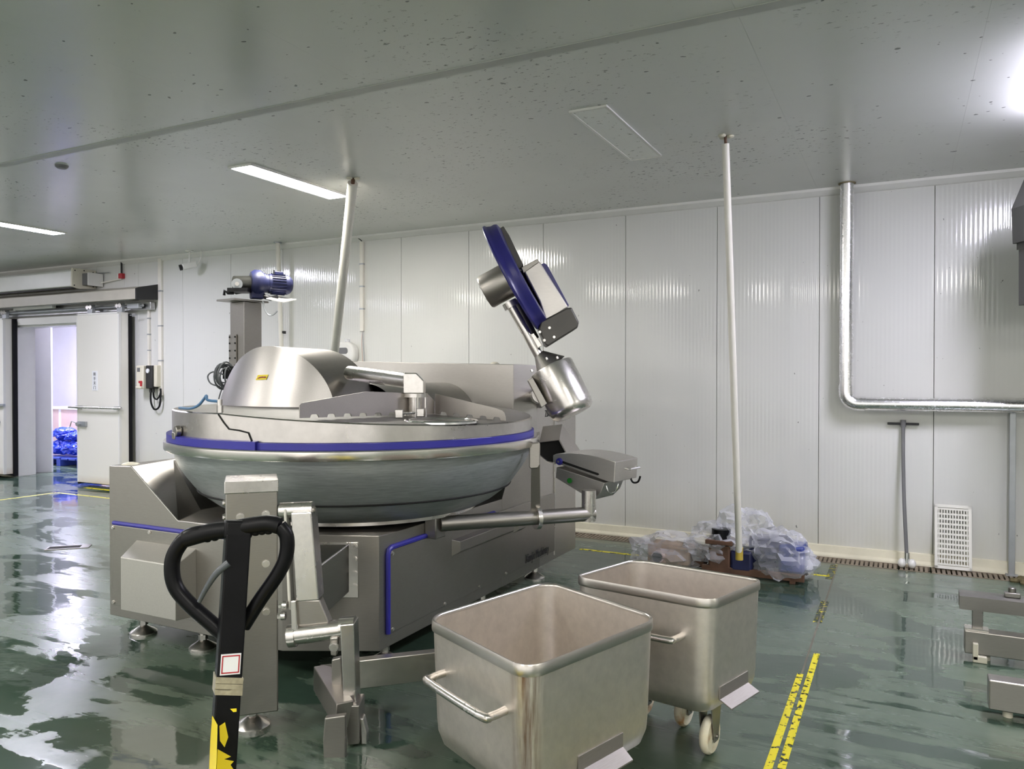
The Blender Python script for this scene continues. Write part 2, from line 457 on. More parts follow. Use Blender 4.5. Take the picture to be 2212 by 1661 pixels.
# sliding door leaves
m, nt, b = nmat('door_leaf_enamel'); setp(b, rough=.28)
wp = world_pos(nt); sx = node(nt, 'ShaderNodeSeparateXYZ'); nt.links.new(wp, sx.inputs[0])
dn = noise(nt, wp, 5, 5)
fc = math_(nt, 'MULTIPLY', ramp(nt, sx.outputs['Z'], (.04, .9), (.16, 0.0)), dn)
nt.links.new(mixc(nt, fc, (.80, .78, .72), (.36, .20, .08)), b.inputs['Base Color']); M['door'] = m
def door_leaf(name, x0, x1, label):
    d = thing(name, label, 'door', (x0/2+x1/2, 6.74, 0)); struct(d)
    MB().bb(x0, x1, 6.67, 6.81, .055, 2.33).build('leaf', M['door'], d, smooth=False, bevel=.008)
    g = MB(); g.bb(x0, x1, 6.81, 6.85, .02, 2.31); g.bb(x0-.02, x0+.01, 6.68, 6.84, .03, 2.3); g.bb(x1-.01, x1+.012, 6.805, 6.85, .02, 2.31)
    g.build('gasket', M['black'], d, smooth=False)
    t = MB()
    t.bb(x0-.003, x0+.02, 6.664, 6.70, .06, 2.325); t.bb(x1-.02, x1+.003, 6.664, 6.70, .06, 2.325); t.bb(x0, x1, 6.664, 6.70, 2.31, 2.332)
    t.build('edge_trim', M['white'], d, smooth=False)
    return d
d1 = door_leaf('door_1', -9.98, -9.12, 'white sliding door leaf with a paper notice beside the doorway')
MB().tube([(-10.06, 6.60, 1.075), (-8.99, 6.60, 1.075)], .016).build('push_bar', M['steel_bright'], d1)
for x in (-9.9, -9.12):
    MB().bb(x-.03, x+.03, 6.60, 6.675, 1.055, 1.095).build('bar_bracket', M['galv'], d1, bevel=.004)
lt = MB(); lt.box((-9.86, 6.655, .845), (.17, .03, .07)); lt.cyl((-9.90, 6.64, .845), (-9.90, 6.60, .845), .025)
lt.tube([(-9.92, 6.62, .86), (-10.02, 6.61, .88), (-10.06, 6.61, .80), (-9.97, 6.61, .76)], .007, 8)
lt.build('latch', M['galv'], d1)
sg = MB().bb(-9.66, -9.55, 6.663, 6.671, 1.30, 1.56).build('notice', M['paper'], d1, smooth=False)
for i, ch in enumerate('随手关门'):
    text_mesh(ch, .05, 'notice_character', M['ink'], (-9.632, 6.662, 1.50-i*.06), (1, 0, 0), (0, 0, 1), sg, .0006)
d2 = door_leaf('door_2', -12.75, -11.66, 'white sliding door leaf cut off at the picture edge, black rubber seal')
MB().bb(-11.66, -11.63, 6.79, 6.85, .02, 2.33).build('edge_seal', M['black'], d2, smooth=False)
MB().bb(-11.95, -11.60, 6.62, 6.66, 1.05, 1.09).build('push_bar', M['galv'], d2, bevel=.004)
MB().cyl((-11.78, 6.672, .82), (-11.78, 6.63, .82), .03).build('lock_knob', M['black'], d2)

# ------------------------------------------------------------------ ceiling light panels
def light_panel(cx, cy, mat, label, w=.235, l=1.14, name='ceiling_light'):
    t = thing(name, label, 'ceiling light', (cx, cy, H), 'recessed ceiling light panels')
    fr = MB()
    for a, b_, c_, d_ in ((-w/2, w/2, -l/2, -l/2+.018), (-w/2, w/2, l/2-.018, l/2), (-w/2, -w/2+.018, -l/2+.018, l/2-.018), (w/2-.018, w/2, -l/2+.018, l/2-.018)):
        fr.bb(cx+a, cx+b_, cy+c_, cy+d_, H-.014, H)
    fr.build('frame', M['white'], t, smooth=False, bevel=.002, bseg=1)
    MB().bb(cx-w/2+.018, cx+w/2-.018, cy-l/2+.018, cy+l/2-.018, H-.010, H-.003).build('diffuser', M[mat], t, smooth=False)
    return t
light_panel(-4.365, 4.745, 'lamp', 'lit narrow ceiling light panel beside the white pole')
light_panel(-1.635, 4.765, 'mouldy', 'unlit ceiling light panel with a mould-stained diffuser')
def light_batten(cx, cy, label, l=1.2):
    t = thing('ceiling_light', label, 'ceiling light', (cx, cy, H), 'recessed ceiling light panels')
    MB().bb(cx-.06, cx+.06, cy-l/2, cy+l/2, H-.02, H).build('frame', M['white'], t, smooth=False, bevel=.003)
    MB().prism([(cx+u, cy-l/2+.01, H-.05+v) for u, v in rrect(.17, .046, .02, 4)], (0, l-.02, 0)).build('diffuser', M['lamp_cool'], t)
    return t
light_panel(-8.2, 4.70, 'lamp_cool', 'bright cool ceiling light panel above the doorway, cut by the picture edge', .235, 1.2)
light_batten(.88, 4.80, 'bright cool ceiling light batten past the insulated pipe, just out of view')
for cx, cy, mt in ((-7.1, 0.2, 'lamp'), (-4.37, 0.2, 'lamp'), (-1.63, -1.2, 'lamp'), (1.35, -.4, 'lamp'), (4.1, 1.2, 'lamp'), (-10.5, 0.2, 'lamp_cool'), (-13, 4.75, 'lamp_cool')):
    light_panel(cx, cy, mt, 'lit ceiling light panel in the part of the hall behind the viewer')
t = thing('ceiling_light', 'violet light panel on the ceiling of the room behind the doorway', 'ceiling light', (-12.2, 8.3, 2.7))
MB().bb(-12.8, -11.6, 8.15, 8.45, 2.66, 2.68).build('diffuser', M['lamp_room'], t, smooth=False)
MB().bb(-12.83, -11.57, 8.12, 8.48, 2.68, 2.7).build('frame', M['white'], t, smooth=False)

# ================================================================== BOWL CUTTER
BX, BY, BR = -2.9068, 3.7183, 1.0773                   # bowl centre and rim radius
bc = thing('bowl_cutter', 'large stainless steel meat bowl cutter with blue-edged lid and raised unloading arm', 'meat cutter', (-3.18, 4.2, 0))
SXp = -2.31; SYp = 2.89
# lower housing, lofted from front to rear
def sec(y, sl, sr, zt=.715):
    return [Vector(p) for p in ((-4.045, y, .13), (SXp, y, .13), (SXp, y, zt), (sr, y, zt), (sl, y, .99), (-4.045, y, .985))]
s0, s1, s2 = sec(2.89, -3.857, -3.479), sec(3.25, -3.955, -3.72, .70), sec(4.80, -3.955, -3.72, .70)
h = MB(); rings = [[h.v(p) for p in s] for s in (s0, s1, s2)]
h.face(rings[0]); h.face(rings[2][::-1])
for A, B_ in zip(rings, rings[1:]):
    for i in range(6): h.face((A[i], A[(i+1) % 6], B_[(i+1) % 6], B_[i]))
bmesh.ops.recalc_face_normals(h.bm, faces=h.bm.faces)
pn = Vector((3.105-2.892, -(-2.31+2.737), 0)).normalized()
res = bmesh.ops.bisect_plane(h.bm, geom=h.bm.verts[:]+h.bm.edges[:]+h.bm.faces[:], plane_co=(-2.737, 2.892, 0), plane_no=pn, clear_outer=True)
bmesh.ops.holes_fill(h.bm, edges=h.bm.edges[:], sides=0)
h.build('lower_housing', M['steel'], bc, smooth=False, bevel=.004)
MB().tube([(-3.857, 2.889, .992), (-3.479, 2.889, .717), (-3.05, 2.889, .717)], .004, 8).build('edge_weld', M['steel_bright'], bc)
# black ring that paints in the shade of the well under the bowl
MB().lathe([(.50, .705), (.50, .74)], (BX, BY, 0), seg=48).build('well_shade_ring', M['darkhole'], bc)
# rear cabinet
fp = [(-4.0, 4.80), (-2.42, 4.80), (SXp, 4.95), (SXp, 5.68), (-4.0, 5.68)]
zt = [1.615, 1.578, 1.573, 1.545, 1.56]
MB().hexa([(x, y, .13) for x, y in fp], [(x, y, z) for (x, y), z in zip(fp, zt)]).build('rear_cabinet', steel('cabinet_stainless', (.55, .525, .50), .36, dirt=.15), bc, smooth=False, bevel=.005)
MB().ball((-3.965, 2.97, .985), .048, (1.1, 1, .35), top=True).build('vent_cap', M['cream'], bc)
MB().ball((-3.99, 3.55, .985), .03, (1, 1, .5), top=True).build('vent_cap', M['cream'], bc)
MB().ball((-2.62, 4.9, 1.578), .035, (1, 1, .6), top=True).build('vent_cap', M['cream'], bc)
# side cheek joining housing and cabinet
ck = [(4.42, .13), (4.42, .705), (4.60, .98), (4.74, 1.10), (5.00, 1.10), (5.00, .13)]
MB().prism([(SXp-.06, y, z) for y, z in ck], (.062, 0, 0)).build('side_cheek', M['steel'], bc, smooth=False, bevel=.003)
MB().tube([(SXp+.003, 5.255, 1.18), (SXp+.003, 5.255, .165)], .006, 8).build('cabinet_seam', M['steel_bright'], bc)
text_mesh('ZBG1000V', .070, 'model_lettering', M['ink'], (SXp+.001, 5.09, 1.20), (0, 1, 0), (0, 0, 1), bc, .001, .72)
text_mesh('XianJin Machinery', .085, 'maker_lettering', M['ink'], (SXp+.016, 4.74, .215), (0, 1, 0), (0, 0, 1), bc, .001, .62)
# side service panel with blue gasket
def side_poly(off): return [(3.165-off, .205-off), (3.165-off, .60), (3.20, .635+off), (4.40, .635+off), (4.40, .205-off)]
bl = [Vector((SXp+.006, y, z)) for y, z in ((3.17, .20), (3.17, .60), (3.178, .622), (3.20, .630), (4.30, .630))]
MB().tube(bl, .014, 8).build('side_gasket', M['blue'], bc)
pp = [(3.175, .198), (3.175, .60), (3.20, .627), (5.24, .627), (5.24, .198)]
sp_ = MB().prism([(SXp-.002, y, z) for y, z in pp], (.014, 0, 0)).build('side_panel', M['steel'], bc, smooth=False, bevel=.003)
for y, z in ((3.20, .60), (3.20, .215), (3.62, .605), (4.0, .605), (3.70, .212), (4.10, .212), (4.45, .212), (4.85, .212), (4.45, .60)):
    bolt(sp_, (SXp+.012, y, z), (1, 0, 0), .008, .007, name='screw')
lv = MB(); X0 = SXp+.012
lv.hexa([(X0, 3.775, .465), (X0, 4.53, .465), (X0, 4.53, .56), (X0, 3.775, .56)], [(X0+.035, 3.815, .487), (X0+.035, 4.50, .487), (X0+.035, 4.50, .545), (X0+.035, 3.815, .545)])
lv.build('vent_cover', M['steel'], sp_, smooth=False, bevel=.002)
lv = MB(); lv.hexa([(X0, 4.56, .455), (X0, 4.70, .455), (X0, 4.70, .55), (X0, 4.56, .55)], [(X0+.03, 4.58, .475), (X0+.03, 4.69, .475), (X0+.03, 4.69, .535), (X0+.03, 4.58, .535)])
lv.build('hinge_cover', M['steel'], sp_, smooth=False, bevel=.002)
# front cover with blue gasket and boxed hood
MB().bb(-4.005, -2.98, SYp-.012, SYp+.002, .195, .652).build('front_panel', M['steel'], bc, smooth=False, bevel=.003)
MB().tube([(-4.005, SYp-.002, .662), (-2.98, SYp-.002, .662)], .012, 8).build('front_gasket', M['blue'], bc)
fb = MB(); y0 = SYp-.01
fb.hexa([(-3.80, y0, .225), (-3.33, y0, .225), (-3.33, y0, .585), (-3.80, y0, .585)], [(-3.76, y0-.13, .235), (-3.335, y0-.13, .235), (-3.335, y0-.13, .52), (-3.76, y0-.13, .52)])
fb.build('front_hood', steel('pale_satin_stainless', (.62, .60, .56), .5, brush=(30, 30, 30), dirt=.1), bc, smooth=False, bevel=.004)
for x, z in ((-3.995, .638), (-3.69, .638), (-3.995, .212), (-3.66, .205)):
    bolt(bc, (x, SYp-.012, z), (0, -1, 0), .009, .008, name='screw')
# wedge pocket on the chamfered corner
c0 = Vector((-2.737, 2.892, 0)); c1 = Vector((-2.316, 3.103, 0)); cd = (c1-c0).normalized(); cn = Vector((cd.y, -cd.x, 0))
def ch(s, z, o=0.0): return c0+cd*s+cn*o+ZZ*z
MB().prism([ch(.14, .40, .001), ch(.375, .40, .001), ch(.375, .675, .001), ch(.14, .675, .001)], cn*.008).build('pocket_flange', M['steel_bright'], bc, smooth=False, bevel=.002)
wd = MB().hexa([ch(.15, .43, .009), ch(.33, .43, .009), ch(.33, .665, .009), ch(.15, .665, .009)], [ch(.15, .30, .26), ch(.17, .30, .26), ch(.17, .56, .26), ch(.15, .56, .26)])
wd.build('fork_pocket', M['steel_dark'], bc, smooth=False, bevel=.003)
MB().tube([ch(.33, .668, .01), ch(.17, .565, .26)], .004, 6).build('pocket_edge', M['steel_bright'], bc)
for z in (.655, .59, .52, .455): bolt(bc, ch(.355, z, .009), cn, .013, .012)
# levelling feet
def foot(parent, x, y, ztop, r=.075):
    f_ = MB().lathe([(.001, .0), (r, .0), (r, .012), (r*.9, .02), (r*.35, .045), (.018, .05), (.018, ztop), (.001, ztop)], (x, y, 0), seg=32).build('levelling_foot', M['steel_bright'], parent)
    MB().cyl((x, y, .055), (x, y, .08), .026, seg=6).build('lock_nut', M['steel_bright'], f_)
for x, y in ((-3.93, 3.02), (-3.42, 3.0), (-2.42, 3.3), (-2.42, 5.15), (-2.42, 4.35), (-3.9, 5.5)): foot(bc, x, y, .135)

M['rimsteel'] = plain('polished_rim_steel', (.86, .82, .78), .22, 1.0, var=.03)
# bowl
prof = [(1.025, 1.105), (1.019, 1.049), (.998, 1.0), (.966, .951), (.922, .892), (.869, .838), (.805, .79), (.7356, .754), (.68, .74), (.66, .738)]
bowl = MB().lathe(prof, (BX, BY, 0), seg=128).build('bowl', M['steel_bowl'], bc, angle=60)
MB().lathe([(.905, .871), (.909, .866), (.906, .861)], (BX, BY, 0), seg=128).build('bowl_score_line', M['darkhole'], bowl)
MB().lathe([(.66, .745), (.70, .745), (.70, .728), (.55, .724), (.55, .745)], (BX, BY, 0), seg=96).build('bowl_foot_ring', M['steel_bright'], bowl)
MB().lathe([(1.0, 1.10), (BR-.003, 1.10), (BR, 1.105), (BR, 1.144), (BR-.004, 1.149), (1.0, 1.149)], (BX, BY, 0), seg=160).build('bowl_rim', M['rimsteel'], bowl)
# blue lid gasket in two stretches
SA = math.radians(268)                                   # where the two lids meet in front
GA = math.radians(281)
MB().lathe([(.98, 1.150), (BR-.016, 1.150), (BR-.016, 1.188), (.98, 1.196)], (BX, BY, 0), seg=90, a0=GA-PI, a1=GA, caps=True).build('lid_gasket', M['blue'], bc)
MB().lathe([(.98, 1.150), (BR-.032, 1.150), (BR-.032, 1.182), (.98, 1.19)], (BX, BY, 0), seg=90, a0=GA+.001, a1=GA+PI-.001, caps=True).build('lid_gasket', M['blue'], bc)
# lids
LR = BR-.045
def lidz(x): return 1.318-.063*(x+2.94) if x > -2.94 else 1.318
def lid(a0, a1, name, matk):
    n = 80; b_ = MB(); lo = []; hi = []; inn = []
    for i in range(n+1):
        t = a0+(a1-a0)*i/n; d = Vector((math.cos(t), math.sin(t), 0)); p = Vector((BX, BY, 0))+d*LR
        z = lidz(p.x)
        lo.append(b_.v((p.x, p.y, 1.185))); hi.append(b_.v((p.x, p.y, z-.006)))
        q = Vector((BX, BY, 0))+d*(LR-.008); inn.append(b_.v((q.x, q.y, z)))
    for i in range(n):
        b_.face((lo[i], lo[i+1], hi[i+1], hi[i])); b_.face((hi[i], hi[i+1], inn[i+1], inn[i]))
    o = b_.build(name, M[matk], bc, angle=50)
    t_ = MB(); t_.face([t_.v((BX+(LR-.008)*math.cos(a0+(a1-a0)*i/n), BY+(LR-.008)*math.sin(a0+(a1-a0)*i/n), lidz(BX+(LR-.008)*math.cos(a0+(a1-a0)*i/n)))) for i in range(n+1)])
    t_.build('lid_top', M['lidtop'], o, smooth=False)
    return o
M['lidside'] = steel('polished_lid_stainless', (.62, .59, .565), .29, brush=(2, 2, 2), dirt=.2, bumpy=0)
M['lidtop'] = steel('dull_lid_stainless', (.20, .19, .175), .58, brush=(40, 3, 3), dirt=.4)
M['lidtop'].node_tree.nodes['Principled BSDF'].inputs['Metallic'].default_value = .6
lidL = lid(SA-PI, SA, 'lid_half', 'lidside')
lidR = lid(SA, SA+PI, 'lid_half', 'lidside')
def rim(a, r, z): return Vector((BX+r*math.cos(a), BY+r*math.sin(a), z))
A = math.radians
MB().tube([rim(A(267.5), LR+.001, 1.313), rim(A(269.5), LR+.001, 1.275), rim(A(271.5), LR+.001, 1.243), rim(A(275), LR+.002, 1.238), rim(A(278), LR+.002, 1.228), rim(A(279), LR+.002, 1.19)], .004, 6).build('lid_seam', M['darkhole'], lidL)
# hold-down latch and hose fitting
lc = MB(); la = A(246)
lc.box(rim(la, LR+.018, 1.19), (.05, .03, .035), (Vector((-math.sin(la), math.cos(la), 0)), Vector((math.cos(la), math.sin(la), 0)), ZZ)); lc.cyl(rim(la+.02, LR+.004, 1.215), rim(la+.02, LR+.03, 1.215), .028)
lc.build('lid_latch', M['steel'], lidL, bevel=.003)
fx = rim(A(266), LR-.03, 1.318)
MB().cyl(fx, fx+ZZ*.035, .016, seg=6).cyl(fx+ZZ*.035, fx+ZZ*.065, .012).build('hose_fitting', M['steel_bright'], lidL)
hdp = (fx-EYE).dot(FW)
hs = [fx+ZZ*.055, pt(449, 864, hdp), pt(446, 855, hdp), pt(441, 861, hdp+.02), pt(429, 875, hdp+.05), pt(412, 882, hdp+.10), pt(388, 881, hdp+.28)]
MB().tube(hs, .007, 8, smooth=6).build('air_hose', M['hose'], lidL)

# knife hood: bulged front sheet and rounded back, open end towards the shaft cover
HX, HY, HZ = -3.37, 3.50, 1.20; HRr = .475
def hood_front(u, k):                                   # u angle across, k 0..1 from arc to centre line of the base
    x = HX+HRr*math.cos(u)*1.0; z = HZ+.475*math.sin(u)
    return x, z
hb = MB(); NU, NK = 40, 10
zb = 1.312
u0 = math.asin((zb-HZ)/.475)
cols = []
for i in range(NU+1):
    u = u0+(PI-2*u0)*i/NU
    x = HX-HRr*math.cos(u); zt_ = HZ+.475*math.sin(u); col = []
    for j in range(NK+1):
        z = zb+(zt_-zb)*j/NK
        lean = .10*(z-zb)/.36
        bul = .16*(1-((x-HX)/HRr)**2)
        col.append(hb.v((x, HY-bul+lean, z)))
    cols.append(col)
for i in range(NU):
    for j in range(NK): hb.face((cols[i][j], cols[i+1][j], cols[i+1][j+1], cols[i][j+1]))
hood = hb.build('knife_hood', M['steel_hood'], bc, weld=True, angle=60)
hb = MB()
ra, rb_ = [], []
for i in range(NU+1):
    u = u0+(PI-2*u0)*i/NU
    x = HX-HRr*math.cos(u); z = HZ+.475*math.sin(u)
    lean = .10*(z-zb)/.36; bul = .16*(1-((x-HX)/HRr)**2)
    ra.append(hb.v((x, HY-bul+lean, z))); rb_.append(hb.v((x, HY+.40, z-.005)))
for i in range(NU): hb.face((ra[i], ra[i+1], rb_[i+1], rb_[i]))
hb.face(rb_)
hb.build('hood_shell', M['steel'], hood, angle=50)
# direction arrow label on the hood front
lp = onY(566, 815, HY-.10)
def hoodpt(px_, py_, o=.004):
    p = onY(px_, py_, HY-.1)
    for _ in range(6):
        y = HY-.16*(1-((p.x-HX)/HRr)**2)+.10*(p.z-zb)/.36-o
        p = onY(px_, py_, y)
    return p
ar = MB(); q = [hoodpt(*c, .003) for c in ((552, 821), (575, 820), (580, 809), (557, 810))]
ar.face([ar.v(p) for p in q]); lab = ar.build('direction_label', M['yellow'], hood, smooth=False)
ar = MB(); q = [hoodpt(*c, .006) for c in ((555.5, 817), (561, 814), (567, 813.2), (572, 814), (571.5, 812), (575.5, 815), (571, 817), (571.5, 816), (566.5, 815.6), (561, 816.2), (556.5, 818))]
ar.face([ar.v(p) for p in q]); ar.build('arrow', M['redprint'], lab, smooth=False)
# shaft cover behind the hood
sc_ = MB().lathe([(.29, 0), (.29, .92)], (-3.0, 3.885, 1.16), axis=(0, 1, 0), seg=40, ref=Vector((1, 0, 0)), a0=-PI, a1=0)
sc_.build('shaft_cover', M['steel_dark'], bc)
# swing arm tube and post
pz = onZ(897, 897, 1.285)
top = Vector((pz.x, pz.y, 1.40))
MB().cyl((pz.x, pz.y, 1.27), (pz.x, pz.y, 1.385), .036).build('arm_post', M['steel_bright'], bc)
for a in (0, PI/2, PI, 1.5*PI):
    MB().cyl((pz.x+.055*math.cos(a+.6), pz.y+.055*math.sin(a+.6), 1.275), (pz.x+.055*math.cos(a+.6), pz.y+.055*math.sin(a+.6), 1.385), .007, seg=8).build('post_rod', M['steel_bright'], bc)
MB().cyl((pz.x, pz.y, 1.383), (pz.x, pz.y, 1.403), .068).build('post_flange', M['steel_bright'], bc)
e1 = Vector((pz.x, pz.y, 1.452))
ax = (RT, FH, ZZ)
el = [(-.058, -.05), (.052, -.05), (.052, .02), (.012, .062), (-.058, .062)]
MB().prism([e1+RT*a+ZZ*b_-FH*.045 for a, b_ in el], FH*.09).build('arm_elbow', M['steel_bright'], bc, smooth=False, bevel=.006)
tubeend = Vector((-2.95, 3.68, 1.515))
MB().cyl(e1+Vector((0, 0, .018))-RT*.03, tubeend, .043).build('arm_tube', M['steel_bright'], bc)
# baffle with notched lower edge
def lidpt(x, y):
    p = onZ(x, y, 1.28)
    for _ in range(5): p = onZ(x, y, lidz(p.x)+.002)
    return p
def wing(pA, pB, tops, notches, name):
    L = (pB-pA); L2 = Vector((L.x, L.y, 0)); ln = L2.length; d = L2/ln; n = Vector((d.y, -d.x, 0))
    def P(s, zz): return pA+L*s+ZZ*zz
    pts = [P(0, .03)]
    pts = []
    for s, w in notches:
        pts += [P(s-w, 0), P(s-w*.8, .013), P(s-w*.5, .016), P(s+w*.5, .016), P(s+w*.8, .013), P(s+w, 0)]
    poly = [P(0, 0)]+pts+[P(1, 0)]+[P(s, zz) for s, zz in reversed(tops)]
    return MB().prism(poly, n*.006).build(name, M['steel_satin'], bc, smooth=False)
wA, wB, wC = lidpt(646, 903), lidpt(938, 897), lidpt(1093, 909)
wB2 = wB+FH*.10; wB2.z = lidz(wB2.x)+.002
wing(wA, wB2, [(0, .055), (.015, .07), (.05, .075), (.44, .125), (.92, .115), (1, .06)], [(.09+.108*i, .028) for i in range(8)], 'splash_baffle')
wing(wB2+FH*-.02, wC, [(0, .115), (.85, .065), (.95, .055), (.98, .045), (1, .02)], [(.12+.19*i, .05) for i in range(5)], 'splash_baffle')
# charging port ring and hinge brackets
pr = lidpt(952, 910)
MB().lathe([(.15, -.004), (.155, .006), (.16, .010), (.185, .010), (.192, .004), (.192, -.006)], pr, seg=64).build('port_ring', M['chrome'], lidR)
MB().lathe([(.001, .004), (.150, .004)], pr, seg=48).build('port_cover', M['steel_dark'], lidR)
for x, y in ((862, 903), (908, 900)):
    p = lidpt(x, y); MB().box(p+ZZ*.022, (.04, .012, .044), (RT, FH, ZZ)).build('hinge_bracket', M['steel_bright'], lidR, bevel=.003)
a_, b_ = lidpt(864, 902), lidpt(908, 899); MB().cyl(a_+ZZ*.02, b_+ZZ*.02, .006, seg=8).build('hinge_pin', M['chrome'], lidR)

# ------------------------------------------------------------------ unloading arm (raised)
UD = 4.95
def up_(x, y, dd=0.0): return pt(x, y, UD+dd)
def slab(poly, d0, th): return MB().prism([pt(x, y, d0) for x, y in poly], FH*th)
un = MB().cyl(Vector((SXp-.01, 4.98, 1.352)), up_(1168, 852), .055)
un.cyl(Vector((SXp, 4.98, 1.352)), Vector((SXp+.03, 4.985, 1.352)), .085)
un.build('unloader_pivot', M['steel_bright'], bc)
slab([(1140, 822), (1150, 815), (1182, 872), (1170, 881)], UD-.16, .26).build('unloader_mount', M['steel'], bc, smooth=False, bevel=.004)
mo = MB(); m0 = up_(1190, 793); m1 = up_(1239, 893); dm = (m1-m0).normalized(); Lm = (m1-m0).length
# the motor shell points down and a little towards the viewer
m1 = m1-FH*.06; dm = (m1-m0).normalized(); Lm = (m1-m0).length
mo.lathe([(.001, 0), (.12, 0), (.142, .006), (.145, .02), (.145, Lm-.05), (.138, Lm-.02), (.115, Lm), (.001, Lm+.004)], m0, axis=dm, seg=48)
motor = mo.build('unloader_motor', M['steel_bright'], bc)
cn0, cn1 = up_(1164, 765), up_(1191, 795)
MB().cyl(cn0, cn1, .035, .115, seg=24).build('motor_cone', M['steel'], motor)
for px_ in ((1150, 803), (1182, 777), (1205, 775)):
    p = up_(*px_, -.13); MB().cyl(p, p+dm*-.015, .008, seg=8).build('motor_screw', M['steel_bright'], motor)
a0_, a1_ = up_(1168, 775), up_(1101, 655)
MB().cyl(a0_, a1_, .030, seg=24).build('unloader_tube', M['steel_bright'], bc)
da = (a1_-a0_).normalized()
MB().cyl(a1_-da*.03, a1_+da*.01, .05).build('tube_flange', M['steel_bright'], bc)
MB().cyl(up_(1152, 735, .10), up_(1110, 650, .10), .042, seg=20).build('unloader_rod', M['steel_dark'], bc)
dn_ = (RT*-.87-ZZ*.46+FH*.12).normalized()                # disc axis, towards the drive head
ctr = up_(1112, 597)
hd = MB().lathe([(.001, 0), (.105, 0), (.112, .008), (.112, .205), (.105, .215), (.001, .215)], ctr+dn_*.005, axis=dn_, seg=40).build('drive_head', M['steel'], bc)
for k in range(6):
    t = 2*PI*k/6; u_ = dn_.orthogonal().normalized(); w_ = dn_.cross(u_); p = ctr+dn_*.218+(u_*math.cos(t)+w_*math.sin(t))*.085
    bolt(hd, p, dn_, .008, .008, name='screw')
DR = .372
MB().lathe([(.001, .03), (.34, .03), (DR-.006, .034), (DR, .028), (DR, .018), (.360, .008), (.350, -.015), (.350, -.040), (.342, -.055), (.315, -.062), (.20, -.05), (.001, -.045)], ctr, axis=dn_, seg=96).build('unloading_disc', M['blue_disc'], bc, angle=30)
# gearbox housings behind the disc
slab([(1075, 497), (1087, 488), (1100, 508), (1131, 573), (1110, 592), (1092, 560)], UD+.02, .16).build('scraper_plate', M['darkpaint'], bc, smooth=False, bevel=.004)
slab([(1127, 577), (1160, 560), (1168, 568), (1228, 663), (1180, 694), (1165, 650)], UD-.05, .26).build('gear_housing', steel('pale_cover_stainless', (.66, .63, .60), .4, dirt=.1), bc, smooth=False, bevel=.008)
slab([(1126, 578), (1160, 559), (1165, 566), (1131, 590)], UD-.06, .28).build('housing_edge', M['steel'], bc, smooth=False, bevel=.004)
slab([(1168, 571), (1176, 568), (1182, 572), (1229, 659), (1226, 665), (1222, 664)], UD-.02, .24).build('housing_gasket', M['blue_disc'], bc, smooth=False, bevel=.004)
gb = slab([(1164, 708), (1168, 694), (1224, 665), (1234, 664), (1251, 695), (1248, 708), (1184, 748), (1178, 745)], UD-.06, .28).build('bearing_housing', M['darkpaint'], bc, smooth=False, bevel=.01)
for x, y in ((1166, 717), (1187, 708), (1197, 728), (1176, 735)): bolt(gb, pt(x, y, UD-.062), -FH, .007, .006, name='screw')
slab([(1224, 665), (1235, 664), (1251, 696), (1240, 707)], UD-.055, .27).build('bearing_cover', M['darkpaint'], bc, smooth=False, bevel=.006)
slab([(1146, 722), (1153, 719), (1172, 746), (1162, 752)], UD-.03, .08).build('unloader_bracket', M['steel_bright'], bc, smooth=False, bevel=.003)

# ------------------------------------------------------------------ control arm and console
PZ = .69
q0, q1 = onZ(955, 1131, PZ), onZ(1272, 1110, PZ)
pd = (q1-q0).normalized()
MB().box(Vector((SXp+.035, q0.y-.02, PZ)), (.075, .10, .15)).build('arm_mount', M['steel_dark'], bc, bevel=.006)
q0 = Vector((SXp+.06, q0.y-.01, PZ))
MB().cyl(q0, q1+pd*.03, .042, seg=28).build('console_tube', M['steel'], bc)
MB().cyl(q1-ZZ*.04, q1+ZZ*.14, .042, seg=28).build('console_riser', M['steel_bright'], bc)
fl_ = q0+(q1-q0)*.635
MB().cyl(fl_-pd*.012, fl_+pd*.012, .068).build('tube_flange', M['steel_bright'], bc)
bt, bo = pt(1157, 1000, 4.33), pt(1157, 1105, 4.40)
MB().hexa([bo-RT*.028, bo+RT*.028, bo+RT*.028+FH*.012, bo-RT*.028+FH*.012], [bt-RT*.024, bt+RT*.024, bt+RT*.024+FH*.012, bt-RT*.024+FH*.012]).build('support_bar', M['steel'], bc, smooth=False, bevel=.002)
slab([(1143, 962), (1146, 958), (1163, 955), (1167, 958), (1167, 1004), (1162, 1012), (1146, 1013), (1143, 1009)], 4.30, .035).build('rim_guard', M['steel'], bc, smooth=False, bevel=.006)
# discharge chute of bent sheet
fr_ = [pt(1165, 955, 4.86), pt(1208, 950, 4.86), pt(1223, 978, 4.86), pt(1219, 992, 4.86), pt(1195, 1001, 4.86), pt(1182, 998, 4.86), pt(1165, 984, 4.86)]
bk_ = [pt(1173, 922, 5.16), pt(1214, 917, 5.16), pt(1253, 974, 5.14), pt(1250, 990, 5.14), pt(1215, 1000, 5.14), pt(1195, 998, 5.14), pt(1175, 980, 5.16)]
cs = MB(); va = [cs.v(p) for p in fr_]; vb = [cs.v(p) for p in bk_]
for i in range(6): cs.face((va[i], va[i+1], vb[i+1], vb[i]))
cs.build('discharge_chute', M['steel_satin'], bc, smooth=False, solid=.006)
cc_ = sum(fr_, Vector())/7
ci = MB(); ci.face([ci.v(cc_+(p-cc_)*.96+FH*.05) for p in fr_]); ci.build('chute_shade_sheet', M['darkhole'], bc, smooth=False)  # black sheet set in the opening to paint in the chute's inner shade
M['console'] = steel('console_stainless', (.66, .63, .60), .42, dirt=.15)
